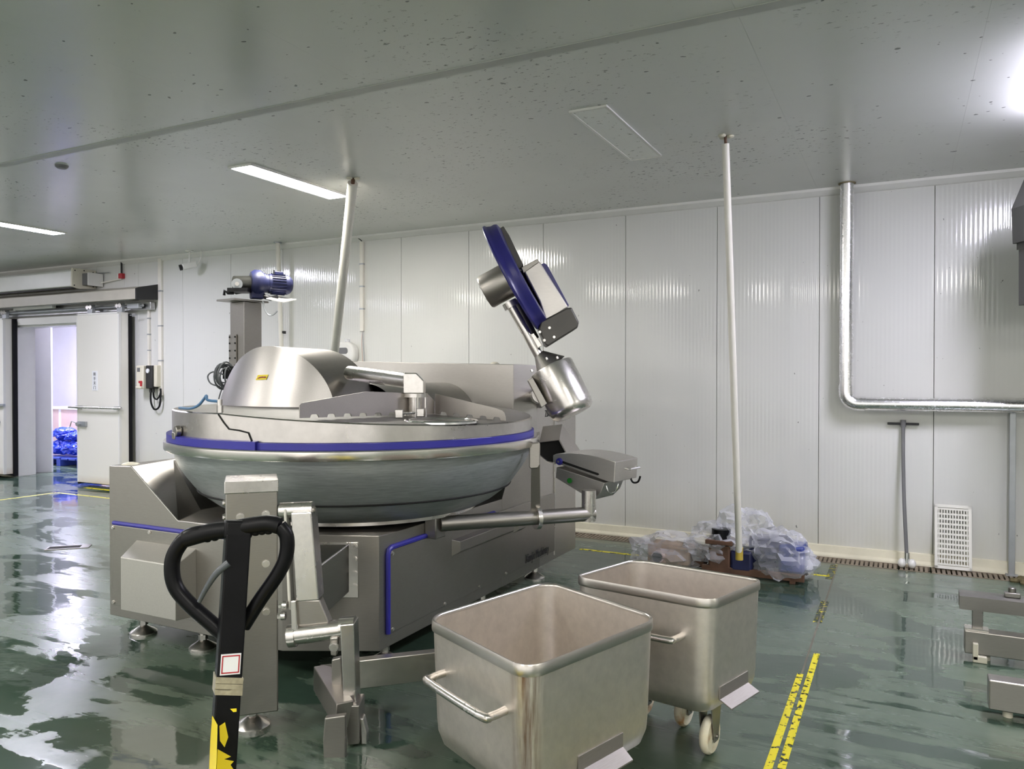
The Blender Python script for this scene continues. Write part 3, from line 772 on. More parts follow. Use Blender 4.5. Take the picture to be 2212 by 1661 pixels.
# console: base box and hinged cover
O = pt(1331, 997, 4.5); wv = (RT*.159+FH*.21); wn = wv.normalized(); ev = (RT*-.797+FH*.604)
nrm = Vector((wn.x, wn.y, 0)).normalized()
def cp(x, y): return onP(x, y, O, nrm)
con = MB().prism([cp(*c) for c in ((1202, 1009), (1306, 1043), (1298, 1064), (1282, 1080), (1262, 1070), (1200, 1032))], nrm*.235).build('console', M['console'], bc, smooth=False, bevel=.004)
OFFv = nrm*-.006
cov = MB().prism([cp(*c)+OFFv for c in ((1195, 983), (1203, 980), (1214, 978.5), (1232, 977.5), (1250, 978.5), (1270, 981), (1292, 985.6), (1312, 991), (1331, 997.4), (1328, 1042.6), (1313, 1040), (1195, 997.4))], nrm*.275).build('console_cover', M['console'], con, smooth=False, bevel=.004)
MB().prism([cp(*c)+nrm*-.008 for c in ((1203, 993), (1207, 992), (1294, 1022), (1295.5, 1025), (1292, 1026.5), (1205, 996.5))], nrm*.004).build('slot', M['darkhole'], cov, smooth=False)
p = cp(1210.5, 996.5); MB().lathe([(.006, -.022), (.018, -.022), (.022, -.015), (.022, -.006), (.001, -.006)], p, axis=nrm, seg=24).build('blue_knob', M['blue'], cov)
MB().cyl(p-nrm*.010, p-nrm*.026, .007, seg=12).build('knob_bolt', M['steel_bright'], cov)
p = cp(1232, 1038); MB().cyl(p-nrm*.003, p-nrm*.012, .016, seg=20).build('green_button', M['green'], con)
rr = cp(1334, 1016)
h0 = cp(1331, 1016)+nrm*.10+(-ev)*.004; h1 = h0+nrm*.12
MB().tube([h0, h0-ev*.035, h1-ev*.035, h1], .006, 8).build('cover_handle', M['chrome'], cov)
h0 = cp(1306, 1050)+nrm*.02; MB().tube([h0, h0-ev*.02-ZZ*.04, h0-ev*.06-ZZ*.03, h0-ev*.08+ZZ*.02], .005, 8, smooth=5).build('side_handle', M['chrome'], con)
h0 = cp(1325, 1036)+nrm*.20; MB().tube([h0, h0-ev*.02-ZZ*.035, h0-ev*.055-ZZ*.03, h0-ev*.07+ZZ*.005], .006, 8, smooth=5).build('side_handle', M['black'], con)

# ================================================================== BIN LIFT in front of the cutter
LX, LY = -2.47, 2.425
bl_ = thing('bin_lift', 'stainless column bin lift with hinged arm and fork, standing before the bowl', 'bin lift', (LX, LY, 0))
u1 = Vector((.70, .714, 0)).normalized(); u2 = Vector((-u1.y, u1.x, 0)); LC = Vector((LX, LY, 0))
MB().box(LC+ZZ*.565, (.205, .215, .94), (u1, u2, ZZ)).build('column', M['steel'], bl_, smooth=False, bevel=.006)
MB().box(LC+ZZ*1.04, (.213, .223, .05), (u1, u2, ZZ)).build('column_cap', M['steel_bright'], bl_, smooth=False, bevel=.004)
foot(bl_, LX, LY, .10, .075)
for s, z in ((-.045, .92), (.055, .925), (-.04, .72), (.055, .72), (-.04, .62), (.055, .62), (.055, .52)):
    bolt(bl_, LC+u1*s-u2*.108+ZZ*z, -u2, .013, .010)
for z in (.97, .91, .86): bolt(bl_, LC-u1*.103+ZZ*z+u2*-.04, -u1, .012, .012)
LD = 3.22
def lp_(x, y, dd=0.0): return pt(x, y, LD+dd)
def lslab(poly, dd, th, name, mt='steel_bright', par=None, bev=.005): return MB().prism([lp_(x, y, dd) for x, y in poly], FH*th).build(name, M[mt], par or bl_, smooth=False, bevel=bev)
MB().cyl(lp_(606, 1103, .02), lp_(677, 1100, .02), .034, seg=28).build('upper_pivot', M['steel_bright'], bl_)
bolt(bl_, lp_(677, 1100, .02), RT, .01, .01)
lslab([(612, 1100), (618, 1100), (629, 1318), (622, 1318)], -.02, .06, 'guide_rod', 'pvc')
arm = lslab([(628, 1108), (672, 1106), (688, 1297), (640, 1300)], -.035, .10, 'upper_arm')
lslab([(636, 1296), (690, 1296), (712, 1348), (642, 1352)], -.03, .06, 'arm_gusset', 'steel')
lslab([(627, 1298), (639, 1297), (645, 1388), (630, 1390)], -.05, .05, 'link_plate')
for x, y in ((619, 1307), (616, 1330)): bolt(bl_, lp_(x, y, -.03), -RT, .014, .03)
MB().cyl(lp_(628, 1372, -.02), lp_(742, 1358, -.02), .040, seg=32).build('lower_pivot', M['steel_bright'], bl_)
MB().cyl(lp_(624, 1374, -.02), lp_(640, 1372, -.02), .046, seg=32).build('pivot_collar', M['steel_bright'], bl_)
lslab([(712, 1378), (730, 1376), (730, 1402), (726, 1418), (714, 1416)], -.06, .03, 'stop_lug', 'steel')
bolt(bl_, lp_(722, 1396, -.06), -FH, .016, .018)
MB().cyl(lp_(736, 1357, -.02), lp_(768, 1354, -.02), .046, seg=32).build('arm_hub', M['steel_bright'], bl_)
lslab([(734, 1350), (764, 1347), (769, 1521), (742, 1526)], -.07, .10, 'lower_arm')
lslab([(716, 1425), (736, 1420), (742, 1524), (716, 1480)], .02, .03, 'arm_web', 'steel')
lslab([(743, 1524), (776, 1524), (776, 1608), (750, 1611)], -.11, .12, 'fork_block', 'steel')
lslab([(701, 1551), (746, 1545), (746, 1640), (699, 1646), (697, 1600)], -.19, .03, 'fork_plate', 'steel')
lslab([(777, 1552), (784, 1552), (792, 1585), (792, 1609), (780, 1609)], -.09, .05, 'fork_tab', 'steel_bright')
# cross bars of the fork, resting just above the floor
cb0, cb1 = pt(765, 1455, 3.36), pt(960, 1432, 3.50)
cdv = (cb1-cb0).normalized()
MB().box((cb0+cb1)/2, ((cb1-cb0).length, .05, .125), (cdv, ZZ.cross(cdv), ZZ)).build('fork_bar', M['steel_bright'], bl_, smooth=False, bevel=.004)
r0, r1 = pt(694, 1462, 3.42), pt(745, 1545, 3.10)
rd = (r1-r0).normalized(); rs = rd.cross(ZZ).normalized(); ru = rs.cross(rd)
MB().box((r0+r1)/2, ((r1-r0).length, .07, .11), (rd, rs, ru)).build('fork_beam', M['steel_satin'], bl_, smooth=False, bevel=.004)
bj = pt(700, 1448, 3.44); MB().prism([pt(692, 1436, 3.42), pt(768, 1428, 3.40), pt(768, 1448, 3.36), pt(720, 1470, 3.34)], ZZ*-.03).build('fork_corner', M['steel_satin'], bl_, smooth=False)

M['tub_rust'] = steel('rust_streaked_tub_stainless', (.80, .745, .685), .46, brush=(3, 3, 3), amp=.07, dirt=.4, bumpy=.04)
nt = M['tub_rust'].node_tree; b = nt.nodes['Principled BSDF']
old = b.inputs['Base Color'].links[0].from_socket
vd = node(nt, 'ShaderNodeVectorMath', operation='DISTANCE'); nt.links.new(world_pos(nt, (1, 1, 0)), vd.inputs[0]); vd.inputs[1].default_value = (-.975, 2.02, 0)
sn = noise(nt, world_pos(nt, (1, 1, .06)), 45, 4, .6)
rm2 = math_(nt, 'MULTIPLY', ramp(nt, vd.outputs['Value'], (.015, 1.0), (.075, 0.0)), ramp(nt, sn, (.38, 0.0), (.6, .9)))
nt.links.new(mixc(nt, rm2, old, (.20, .09, .035)), b.inputs['Base Color'])
# ================================================================== MEAT BUGGIES
M['rimb'] = plain('satin_rim_steel', (.62, .585, .545), .32, 1.0, var=.04)
def buggy(corners, label, zt, zb, hand, wheels, lugside, tubm='tub'):
    cs = [Vector((x, y, 0)) for x, y in corners]; cen = sum(cs, Vector())/4
    b_ = thing('meat_buggy', label, 'meat cart', (cen.x, cen.y, 0), 'stainless meat buggies')
    def P(u, v, s=1.0):                                  # u, v in -1..1
        p = cs[0]*(1-u)*(1-v)/4+cs[1]*(1+u)*(1-v)/4+cs[2]*(1+u)*(1+v)/4+cs[3]*(1-u)*(1+v)/4
        return cen+(p-cen)*s
    loop = rrect(2, 2, .24, 7)
    def ring(mb, s, z): return [mb.v(P(u, v, s)+ZZ*z) for u, v in loop]
    t = MB(); n = len(loop)
    R_ = [ring(t, .985, zt-.004), ring(t, .985, zt-.04), ring(t, .955, zb+.10), ring(t, .945, zb+.06), ring(t, .90, zb+.018), ring(t, .80, zb), ring(t, .3, zb),
          ]
    for A_, B_ in zip(R_, R_[1:]):
        for i in range(n): t.face((A_[i], A_[(i+1) % n], B_[(i+1) % n], B_[i]))
    t.face(R_[-1])
    I_ = [ring(t, .970, zt-.004), ring(t, .965, zt-.04), ring(t, .938, zb+.10), ring(t, .925, zb+.07), ring(t, .88, zb+.03), ring(t, .78, zb+.012), ring(t, .3, zb+.012)]
    for A_, B_ in zip(I_, I_[1:]):
        for i in range(n): t.face((A_[i], B_[i], B_[(i+1) % n], A_[(i+1) % n]))
    t.face(I_[-1])
    for i in range(n): t.face((R_[0][i], I_[0][i], I_[0][(i+1) % n], R_[0][(i+1) % n]))
    tub = t.build('tub', M[tubm], b_, angle=50)
    rm_ = MB(); prof_ = [(.985, zt-.036), (1.002, zt-.034), (1.006, zt-.026), (1.004, zt-.006), (.995, zt+.002), (.978, zt+.001), (.967, zt-.006), (.967, zt-.012)]
    rr_ = [ring(rm_, s, z) for s, z in prof_]
    for A_, B_ in zip(rr_, rr_[1:]):
        for i in range(n): rm_.face((A_[i], A_[(i+1) % n], B_[(i+1) % n], B_[i]))
    rm_.build('rolled_rim', M['rimb'], b_, angle=60)
    # push handle on the side between corner 0 and corner 1, another opposite
    for sgn in ((-1,) if tubm == 'tub_rust' else (-1, 1)):
        o = (P(0, sgn)-P(0, 0)).normalized(); w = (cs[1]-cs[0]).normalized()
        z = zt-hand
        a0 = P(-.60, sgn*.97); a1 = P(.60, sgn*.97)
        MB().tube([a0+ZZ*z, a0+o*.06+ZZ*z, a0+o*.085+w*.03+ZZ*z, a1+o*.085-w*.03+ZZ*z, a1+o*.06+ZZ*z, a1+ZZ*z], .0135, 12, smooth=5).build('handle', M['steel_bright'], b_)
    # tipping lug: folded plate low on the side between corners 1 and 2
    for sgn in (1, -1):
        o = (P(sgn, 0)-P(0, 0)).normalized(); w = (cs[2]-cs[1]).normalized()
        c = P(sgn*.955, lugside)+ZZ*(zb+.075)
        hw = .115
        pl = MB()
        pl.hexa([c-w*hw-ZZ*.02, c+w*hw-ZZ*.02, c+w*hw-ZZ*.02+o*.004, c-w*hw-ZZ*.02+o*.004], [c-w*hw+ZZ*.03, c+w*hw+ZZ*.03, c+w*hw+ZZ*.03+o*.004, c-w*hw+ZZ*.03+o*.004])
        pl.hexa([c-w*hw-ZZ*.02, c+w*hw-ZZ*.02, c+w*hw+o*.05-ZZ*.047, c-w*hw+o*.05-ZZ*.047], [c-w*hw-ZZ*.015, c+w*hw-ZZ*.015, c+w*hw+o*.05-ZZ*.042, c-w*hw+o*.05-ZZ*.042])
        pl.build('tipping_lug', M['lug'], b_, smooth=False, bevel=.0015)
    for (u, v) in wheels:
        c = P(u, v); d = (cs[1]-cs[0]).normalized(); s = (cs[3]-cs[0]).normalized(); s = (s-d*s.dot(d)).normalized()
        fk = MB()
        d, s = s, d
        for k in (-1, 1): fk.hexa([c+s*.024*k-d*.02+ZZ*.055, c+s*.024*k+d*.02+ZZ*.055, c+s*.029*k+d*.02+ZZ*.055, c+s*.029*k-d*.02+ZZ*.055], [c+s*.024*k-d*.05+ZZ*(zb+.004), c+s*.024*k+d*.05+ZZ*(zb+.004), c+s*.029*k+d*.05+ZZ*(zb+.004), c+s*.029*k-d*.05+ZZ*(zb+.004)])
        fork = fk.build('caster_fork', M['steel'], b_, smooth=False, bevel=.002)
        MB().lathe([(.03, -.018), (.066, -.018), (.074, -.010), (.076, 0), (.074, .010), (.066, .018), (.03, .018), (.02, .020), (.02, -.020), (.03, -.018)], c+ZZ*.076, axis=s, seg=32).build('wheel', M['nylon'], fork)
        MB().cyl(c+s*-.036+ZZ*.076, c+s*.036+ZZ*.076, .008, seg=10).build('axle', M['steel'], fork)
    return b_
buggy([(-1.492, 2.269), (-.962, 1.996), (-.752, 2.645), (-1.308, 2.91)], 'nearest stainless meat buggy with a rust-stained corner, bar handle towards the lift', .65, .205, .16,
      [(-.72, 0), (.72, .0), (0, -.72), (0, .72)], .05, 'tub_rust')
buggy([(-1.242, 3.02), (-.634, 2.922), (-.508, 3.335), (-1.105, 3.44)], 'farther stainless meat buggy on cream wheels, close to the wrapped pumps', .65, .195, .155,
      [(.72, -.33), (.05, .45), (-.55, .4), (-.45, -.4)], -.1)
# rust run on the near corner of the first buggy
rz = Vector((-.962, 1.996, 0))

# ================================================================== PALLET TRUCK
PD = 2.18
T0 = Vector((-1.62, 1.43, 0))
pt_ = thing('pallet_truck', 'black pallet truck with loop handle and torn yellow tape on its post', 'pallet truck', T0)
def pp_(x, y, dd=0.0): return pt(x, y, PD+dd)
top_ = pp_(513, 1152); low_ = pt(480, 1661, 2.10)
dv = (low_-top_).normalized()
base_ = top_+dv*((top_.z-.20)/-dv.z)
pr_ = Vector((RT.x, RT.y, 0)); pu = dv.cross(pr_).normalized(); pr_ = pu.cross(dv).normalized()
ca, sa = math.cos(-.46), math.sin(-.46)
e_a = (pr_*ca+pu*sa); e_b = (pu*ca-pr_*sa)
if e_b.dot(FH) < 0: e_b = -e_b
mid = (top_+base_)/2
MB().box(mid, (.066, .062, (top_-base_).length), (e_a, e_b, dv)).build('post', M['taped'], pt_, smooth=False, bevel=.004)
# paper label and clear tape wound round the post
def onpost(f): return top_+(base_-top_)*f
lpz = onpost(.405)
MB().box(lpz-e_b*.0325, (.052, .003, .055), (e_a, e_b, dv)).build('post_label', M['paper'], pt_, smooth=False)
M['labelred'] = M['red']
lb = MB(); c = lpz-e_b*.0345
for sx_, sy_, w_, h_ in ((0, .022, .046, .003), (0, -.022, .046, .003), (.0215, 0, .003, .046), (-.0215, 0, .003, .046)): lb.box(c+e_a*sx_+dv*sy_, (w_, .001, h_), (e_a, e_b, dv))
lb.build('label_border', M['red'], pt_, smooth=False)
lb = MB()
for f_ in (.455, .475, .49): lb.box(onpost(f_), (.072, .068, .016), ((e_a+dv*.12).normalized(), e_b, dv))
lb.build('tape_wrap', plain('yellowed_clear_tape', (.42, .38, .27), .3, var=.35, scale=40), pt_, smooth=False)
def post_patch(face, poly):
    nn, off_ = (e_b, .0318) if face == 'a' else (e_a, .0338)
    nn = -nn if nn.dot(FH) > 0 else nn
    return MB().prism([onP(x, y, mid+nn*off_, nn) for x, y in poly], nn*.0008).build('yellow_tape', M['yellow'], pt_, smooth=False)
post_patch('a', [(474, 1568), (486, 1560), (493, 1592), (485, 1614), (475, 1600)])
post_patch('a', [(470, 1618), (499, 1634), (484, 1640), (505, 1644), (498, 1652), (504, 1661), (502, 1700), (466, 1700)])
post_patch('a', [(497, 1531), (511, 1530), (511, 1537), (504, 1538)])
post_patch('b', [(459, 1546), (470, 1566), (468, 1640), (464, 1720), (450, 1720), (455, 1600)])
lb = MB()
# loop handle
HP = [(486, 1372), (455, 1345), (405, 1300), (377, 1262), (372, 1215), (386, 1180), (412, 1156), (455, 1149)]
HP2 = [(455, 1149), (500, 1143), (545, 1135), (580, 1131), (604, 1136)]
HP3 = [(604, 1136), (619, 1158), (618, 1200), (600, 1240), (560, 1298), (526, 1352)]
MB().tube([pp_(*c) for c in HP], .0215, 16, smooth=6).build('handle_bar', M['blackpaint'], pt_)
MB().tube([pp_(*c) for c in HP3], .0205, 16, smooth=6).build('handle_bar', M['blackpaint'], pt_)
gp = [pp_(*c) for c in [(400, 1164)]+HP2]
MB().tube(gp, .024, 16, smooth=8).build('grip', M['black'], pt_)
for x, y in ((432, 1163), (448, 1162), (464, 1159), (552, 1148), (566, 1146), (580, 1145)):
    MB().ball(pp_(x, y), .013, (1.1, 1, 1), 12).build('grip_ridge', M['black'], pt_)
MB().box(top_-dv*.012, (.075, .06, .05), (e_a, e_b, dv)).build('grip_boss', M['black'], pt_, bevel=.008)
MB().tube([pp_(494, 1216, -.05), pp_(468, 1238, -.06), pp_(446, 1270, -.06), pp_(430, 1300, -.06)], .009, 10, smooth=5, rad=lambda s: .011-.005*s).build('release_lever', plain('grey_lever', (.07, .08, .09), .35, var=.1), pt_)
# pump head, steering wheels, fork frame (stands low, nearly all below the picture)
bz = base_.copy()
MB().box((bz.x, bz.y, .19), (.16, .14, .14)).build('pump_block', M['blackpaint'], pt_, bevel=.01)
MB().cyl((bz.x, bz.y, .10), (bz.x, bz.y, .36), .045).build('pump_cylinder', M['blackpaint'], pt_)
for s in (-1, 1): MB().cyl(Vector((bz.x, bz.y, .085))+RT*s*.02, Vector((bz.x, bz.y, .085))+RT*s*.075, .085, seg=32).build('steering_wheel', M['black'], pt_)
for s in (-1, 1):
    c = Vector((bz.x, bz.y, .17))-FH*.75+RT*s*.19
    MB().box(c, (.16, 1.15, .05), (RT, FH, ZZ)).build('fork', M['yellow'], pt_, bevel=.006)
    MB().cyl(c-FH*.5+RT*.05-ZZ*.13, c-FH*.5-RT*.05-ZZ*.13, .04).build('fork_roller', M['black'], pt_)
    MB().box(c-FH*.5-ZZ*.075, (.06, .07, .11), (RT, FH, ZZ)).build('roller_bracket', M['blackpaint'], pt_)
MB().box(Vector((bz.x, bz.y, .20))-FH*.14, (.54, .08, .12), (RT, FH, ZZ)).build('fork_head', M['yellow'], pt_, bevel=.01)

# ================================================================== POLES FROM THE CEILING
def pole(top, bot, r, label, collar=True):
    o = thing('ceiling_pole', label, 'pipe', (bot.x, bot.y, bot.z))
    d = (bot-top).normalized()
    MB().cyl(top+d*.05, bot, r, seg=24).build('pipe', M['pvc'], o)
    MB().cyl(Vector((top.x, top.y, H)), top+d*.06, r*.4, seg=12).build('inner_rod', M['rust'], o)
    for a in (.4, 2.2, 4.1):
        MB().ball((top.x+.03*math.cos(a), top.y+.03*math.sin(a), H-.006), .022, (1.2, 1, .5), 12).build('foam_plug', M['cream'], o)
    return o, d
p1t = onZ(763, 384, H); p1b = p1t+Vector((-.26, .30, -H))
# follow the lean seen in the photograph down to the floor behind the cutter
q = onY(722, 770, 5.95); d_ = (q-p1t); p1b = p1t+d_*(H/(H-q.z))
o1, _ = pole(p1t, p1b, .040, 'thick white pipe dropping from the ceiling behind the cutter')
p2t = onZ(1567, 293, H); p2b = onZ(1597, 1197, .21)
o2, _ = pole(p2t, p2b, .0235, 'thin white pipe dropping from the ceiling onto the wrapped pump motor')
cu = MB().cyl(p2b+Vector((0, 0, .05)), p2b+Vector((0, 0, -.04)), .027).build('stained_collar', plain('stained_yellow_plastic', (.55, .40, .06), .5, var=.2), o2)

# ================================================================== HOIST COLUMN behind the cutter
hc = Vector((-4.79, 4.70, 0))
ho = thing('hoist_column', 'square stainless hoist column topped by a blue gear motor', 'hoist', hc)
k0 = pt(497, 650, 6.26); k1 = pt(527, 650, 6.15); k2 = pt(565, 648, 6.30)
# plan of the column from its three visible upright edges
P0, P1, P2 = [Vector((p.x, p.y, 0)) for p in (k0, k1, k2)]; P3 = P0+P2-P1
MB().prism([P0, P1, P2, P3], ZZ*2.09).build('column', M['steel'], ho, smooth=False, bevel=.003)
cc = (P0+P2)/2; xa = (P2-P1).normalized(); ya = (P0-P1).normalized()
MB().box(Vector((cc.x, cc.y, 2.10))-xa*.03, (.34, .24, .014), (xa, ya, ZZ)).build('top_plate', M['steel'], ho, smooth=False)
nf = Vector((ya.y, -ya.x, 0)); nf = nf if nf.dot(FH) < 0 else -nf
sp0 = P0-(P0-P1)*-.02+nf*.006
sb = MB(); a_ = P0+nf*.003; w_ = (P1-P0)*.52
sb.prism([a_+ZZ*1.2, a_+w_+ZZ*1.2, a_+w_+ZZ*1.83, a_+ZZ*1.83], nf*.010); splice = sb.build('splice_plate', M['steel'], ho, smooth=False)
for z in (1.81, 1.76, 1.70, 1.64, 1.58, 1.52):
    for s in (.12, .88): bolt(splice, a_+w_*s+nf*.010+ZZ*z, nf, .006, .006, 'ink', 'rivet')
# gear motor
HD = 6.24
def hp(x, y, dd=0.0): return pt(x, y, HD+dd)
MB().cyl(hp(508, 616), hp(560, 612), .075, .06, seg=24).build('gear_reducer', plain('oily_cast_iron', (.05, .05, .045), .4, .5, var=.4), ho)
gd = (hp(514, 612, -.02)-hp(514, 612, .2)).normalized()
MB().cyl(hp(512, 613, -.12), hp(512, 613, .04), .042).build('pillow_block', M['galv'], ho)
MB().cyl(hp(512, 613, -.15), hp(512, 613, -.10), .016).build('drive_shaft', M['steel_bright'], ho)
MB().box(hp(520, 628, -.05), (.16, .16, .03), (RT, FH, ZZ)).build('reducer_base', M['blackpaint'], ho)
md = (hp(612, 613, .10)-hp(545, 608, -.02)).normalized()
g0 = hp(541, 610, -.02)
MB().lathe([(.001, 0), (.085, 0), (.105, .03), (.105, .07), (.085, .10), (.075, .12), (.072, .15), (.001, .15)], g0, axis=md, seg=32).build('gear_case', M['navy'], ho)
MB().box(g0+md*.05-ZZ*.08, (.10, .10, .10), (md, ZZ.cross(md), ZZ)).build('gear_foot', M['navy'], ho, bevel=.01)
mm = MB().lathe([(.001, .14), (.078, .14), (.08, .16), (.08, .29), (.072, .31), (.05, .33), (.001, .335)], g0, axis=md, seg=40).build('motor_shell', M['navy'], ho)
for k in range(24):
    t = 2*PI*k/24; u_ = ZZ; v_ = md.cross(u_).normalized(); d_ = u_*math.cos(t)+v_*math.sin(t)
    MB().box(g0+md*.215+d_*.083, (.11, .004, .008), (md, d_.cross(md), d_)).build('cooling_fin', M['navy'], mm, smooth=False)
MB().box(g0+md*.23+ZZ*.085-FH*.03, (.07, .05, .03), (md, ZZ.cross(md), ZZ)).build('terminal_box', M['navy'], ho, bevel=.005)
MB().cyl(hp(592, 592), hp(592, 583), .004, seg=8).build('lifting_eye', M['ink'], ho)
MB().prism([hp(575, 646, -.1), hp(612, 654, -.06), hp(640, 648, .16), hp(600, 642, .1)], ZZ*.008).build('motor_shelf', M['white'], ho, smooth=False)
MB().tube([hp(563, 632), hp(570, 640), hp(585, 645), hp(600, 642)], .02, 8).build('shelf_bracket', M['blackpaint'], ho)
MB().tube([hp(568, 650), hp(572, 668), hp(580, 680), hp(590, 680), hp(599, 672)], .006, 8, smooth=5).build('loose_cable', M['galv'], ho)
MB().tube([hp(484, 638, -.05), hp(485, 628, -.05), hp(492, 633, -.05), hp(505, 633, -.05)], .012, 8).build('chain_guard', M['blackpaint'], ho)
# cable coil hung on the column
cl = MB(); cp_ = hp(490, 810, -.10)
for k in range(9):
    a_ = random.uniform(-.5, .5); r_ = random.uniform(.07, .11); ct = cp_+RT*random.uniform(-.04, .02)+ZZ*random.uniform(-.02, .02)
    ux = (RT*math.cos(a_+.9)+FH*math.sin(a_+.9)); cl.tube([ct+ux*r_*.7*math.cos(2*PI*i/20)+ZZ*r_*math.sin(2*PI*i/20) for i in range(20)], .0065, 6, closed=True)
cl.tube([cp_+RT*-.02, hp(462, 803, -.1), hp(449, 812, -.1), hp(455, 828, -.1), hp(475, 835, -.1)], .006, 6, smooth=6)
cl.tube([hp(480, 838, -.1), hp(473, 860, -.1), hp(471, 885, -.1)], .005, 6, smooth=4)
cl.build('cable_coil', plain('grey_cable', (.14, .15, .16), .4, var=.2), ho)
MB().box(hp(497, 805, -.06), (.10, .05, .10), (RT, FH, ZZ)).build('coil_hook', M['blackpaint'], ho)

# ================================================================== INSULATED PIPE on the back wall
PY = WY-.13
ip = thing('insulated_pipe', 'foil-clad insulated pipe running down and along the white wall', 'pipe', (-.41, PY, 1.29))
m, nt, b = nmat('pipe_foil'); setp(b, metal=1.0, col=(.92, .91, .92), rough=.25)
wr_ = noise(nt, coords(nt, (5, 5, 5)), 6, 5, .65); bump(nt, b, wr_, .05, .003); nt.links.new(math_(nt, 'ADD', .16, math_(nt, 'MULTIPLY', wr_, .2)), b.inputs['Roughness']); M['foil'] = m
pr2 = .052
MB().lathe([(pr2, 1.36), (pr2, 2.10), (pr2+.0015, 2.10), (pr2+.0015, 2.107), (pr2, 2.107), (pr2, H)], (-.408, PY, 0), seg=32).build('upright_run', M['foil'], ip)
elb = []
for i in range(9):
    t = PI/2*i/8; elb.append(Vector((-.408+.09*(1-math.cos(t)), PY, 1.364-.09*math.sin(t))))
MB().tube([Vector((-.408, PY, 1.42))]+elb+[Vector((-.26, PY, 1.274))], .0575, 20).build('elbow', M['foil'], ip)
MB().cyl((-.29, PY, 1.274), (XR, PY, 1.274), pr2, seg=32).build('level_run', M['foil'], ip)
for x in (-.05, .22, .5, .66): MB().box((x, PY-.05, 1.262), (.012, .012, .008)).build('foil_rivet', M['galv'], ip)
MB().cyl((-.408, PY, H-.006), (-.408, PY, H), .066).build('ceiling_rose', plain('brown_sealant', (.22, .18, .09), .7), ip)
sp_o = thing('pipe_post', 'square galvanised post standing under the insulated pipe', 'post', (.735, 6.85, 0))
MB().bb(.717, .757, 6.83, 6.87, .0, 1.222).build('post', M['galv'], sp_o, smooth=False, bevel=.003)
MB().bb(.697, .777, 6.81, 6.89, .0, .008).build('base_plate', M['galv'], sp_o, smooth=False)

# ================================================================== SQUEEGEE leaning on the wall
sq = thing('floor_squeegee', 'grey floor squeegee turned upside down against the wall', 'squeegee', (.03, 6.76, 0))
s0_, s1_ = Vector((.035, 6.74, .10)), Vector((.005, 6.885, 1.12))
M['greyplastic'] = plain('grey_plastic', (.16, .16, .165), .45, var=.1)
MB().tube([s0_, (s0_+s1_)/2+Vector((-.008, 0, 0)), s1_], .014, 12, smooth=6).build('handle', M['greyplastic'], sq)
MB().box((.005, 6.89, 1.115), (.225, .025, .018)).build('blade', M['ink'], sq, bevel=.003)
MB().cyl((.005, 6.885, 1.09), (.005, 6.885, 1.145), .02).build('socket', M['greyplastic'], sq)
MB().cyl((.037, 6.735, .04), (.036, 6.74, .12), .02).build('grip_end', M['chrome'], sq)
for s in (-1, 1): MB().ball((.037+s*.035, 6.735, .037), .037, (.8, 1, 1), 16).build('end_cap', M['white'], sq)

# ================================================================== DRAIN GRATE leaning on the wall
dg_ = thing('drain_grate', 'white slotted drain grate leaning upright against the wall', 'drain grate', (.353, 6.84, 0))
g0_, g1_ = Vector((.353, 6.80, .01)), Vector((.353, 6.90, .492))
gu = (g1_-g0_).normalized(); gn = Vector((1, 0, 0)).cross(gu).normalized(); gn = -gn if gn.y > 0 else gn
gc = (g0_+g1_)/2; GL = (g1_-g0_).length; GW = .25
fr = MB()
for s in (-1, 1):
    fr.box(gc+Vector((s*(GW/2-.011), 0, 0)), (.022, .02, GL), (Vector((1, 0, 0)), gn, gu)); fr.box(gc+gu*s*(GL/2-.012), (GW, .02, .024), (Vector((1, 0, 0)), gn, gu))
M['gratep'] = plain('pale_steel_grate', (.66, .65, .62), .4, .35, var=.06)
fr.build('frame', M['gratep'], dg_, smooth=False, bevel=.002)
NB = 12
for k in range(NB):
    zc = -GL/2+.035+k*(GL-.07)/(NB-1); c = gc+gu*zc
    bb_ = MB().box(c, (GW-.04, .012, .015), (Vector((1, 0, 0)), gn, gu)).build('grate_bar', M['gratep'], dg_, smooth=False)
    if k < NB-1:
        nb = MB()
        for j in range(11):
            nb.box(c+gu*.0195+Vector((-GW/2+.03+j*(GW-.06)/10, 0, 0)), (.008, .010, .024), (Vector((1, 0, 0)), gn, gu))
        nb = nb.build('grate_teeth', M['gratep'], dg_, smooth=False); nb['kind'] = 'stuff'

# ================================================================== DRAIN CHANNEL along the wall
ch_ = thing('drain_channel', 'brown slotted drain cover running along the foot of the wall', 'drain', (-.5, (GY0+GY1)/2, -.03))
M['drainbar'] = plain('silty_drain_bar', (.27, .22, .16), .55, .2, var=.3, scale=9)
edges = [-6.8, -5.8, -4.8, -3.8, -2.75, -1.9, -.95, -.02, .20, 1.1, 2.0, 3.0, 4.0, 5.0]
for x0, x1 in zip(edges, edges[1:]):
    cv_ = MB()
    cv_.bb(x0+.004, x1-.004, GY0+.004, GY0+.02, -.03, .003); cv_.bb(x0+.004, x1-.004, GY1-.02, GY1-.004, -.03, .003)
    x = x0+.02
    while x < x1-.02:
        cv_.bb(x-.011, x+.011, GY0+.02, GY1-.02, -.022, .001); x += .034
    s_ = cv_.build('drain_cover', M['drainbar'], ch_, smooth=False)
# rubble at the foot of the post
rb2 = MB()
for k in range(14): rb2.ball((.76+random.uniform(-.05, .06), 6.66+random.uniform(-.09, .06), .012), random.uniform(.012, .03), (1, 1, .8), 8)
r_ = rb2.build('floor_debris', plain('muddy_debris', (.16, .13, .06), .8, var=.4, scale=30)); tag(r_, 'small heap of brown debris at the foot of the post', 'debris'); r_['kind'] = 'stuff'

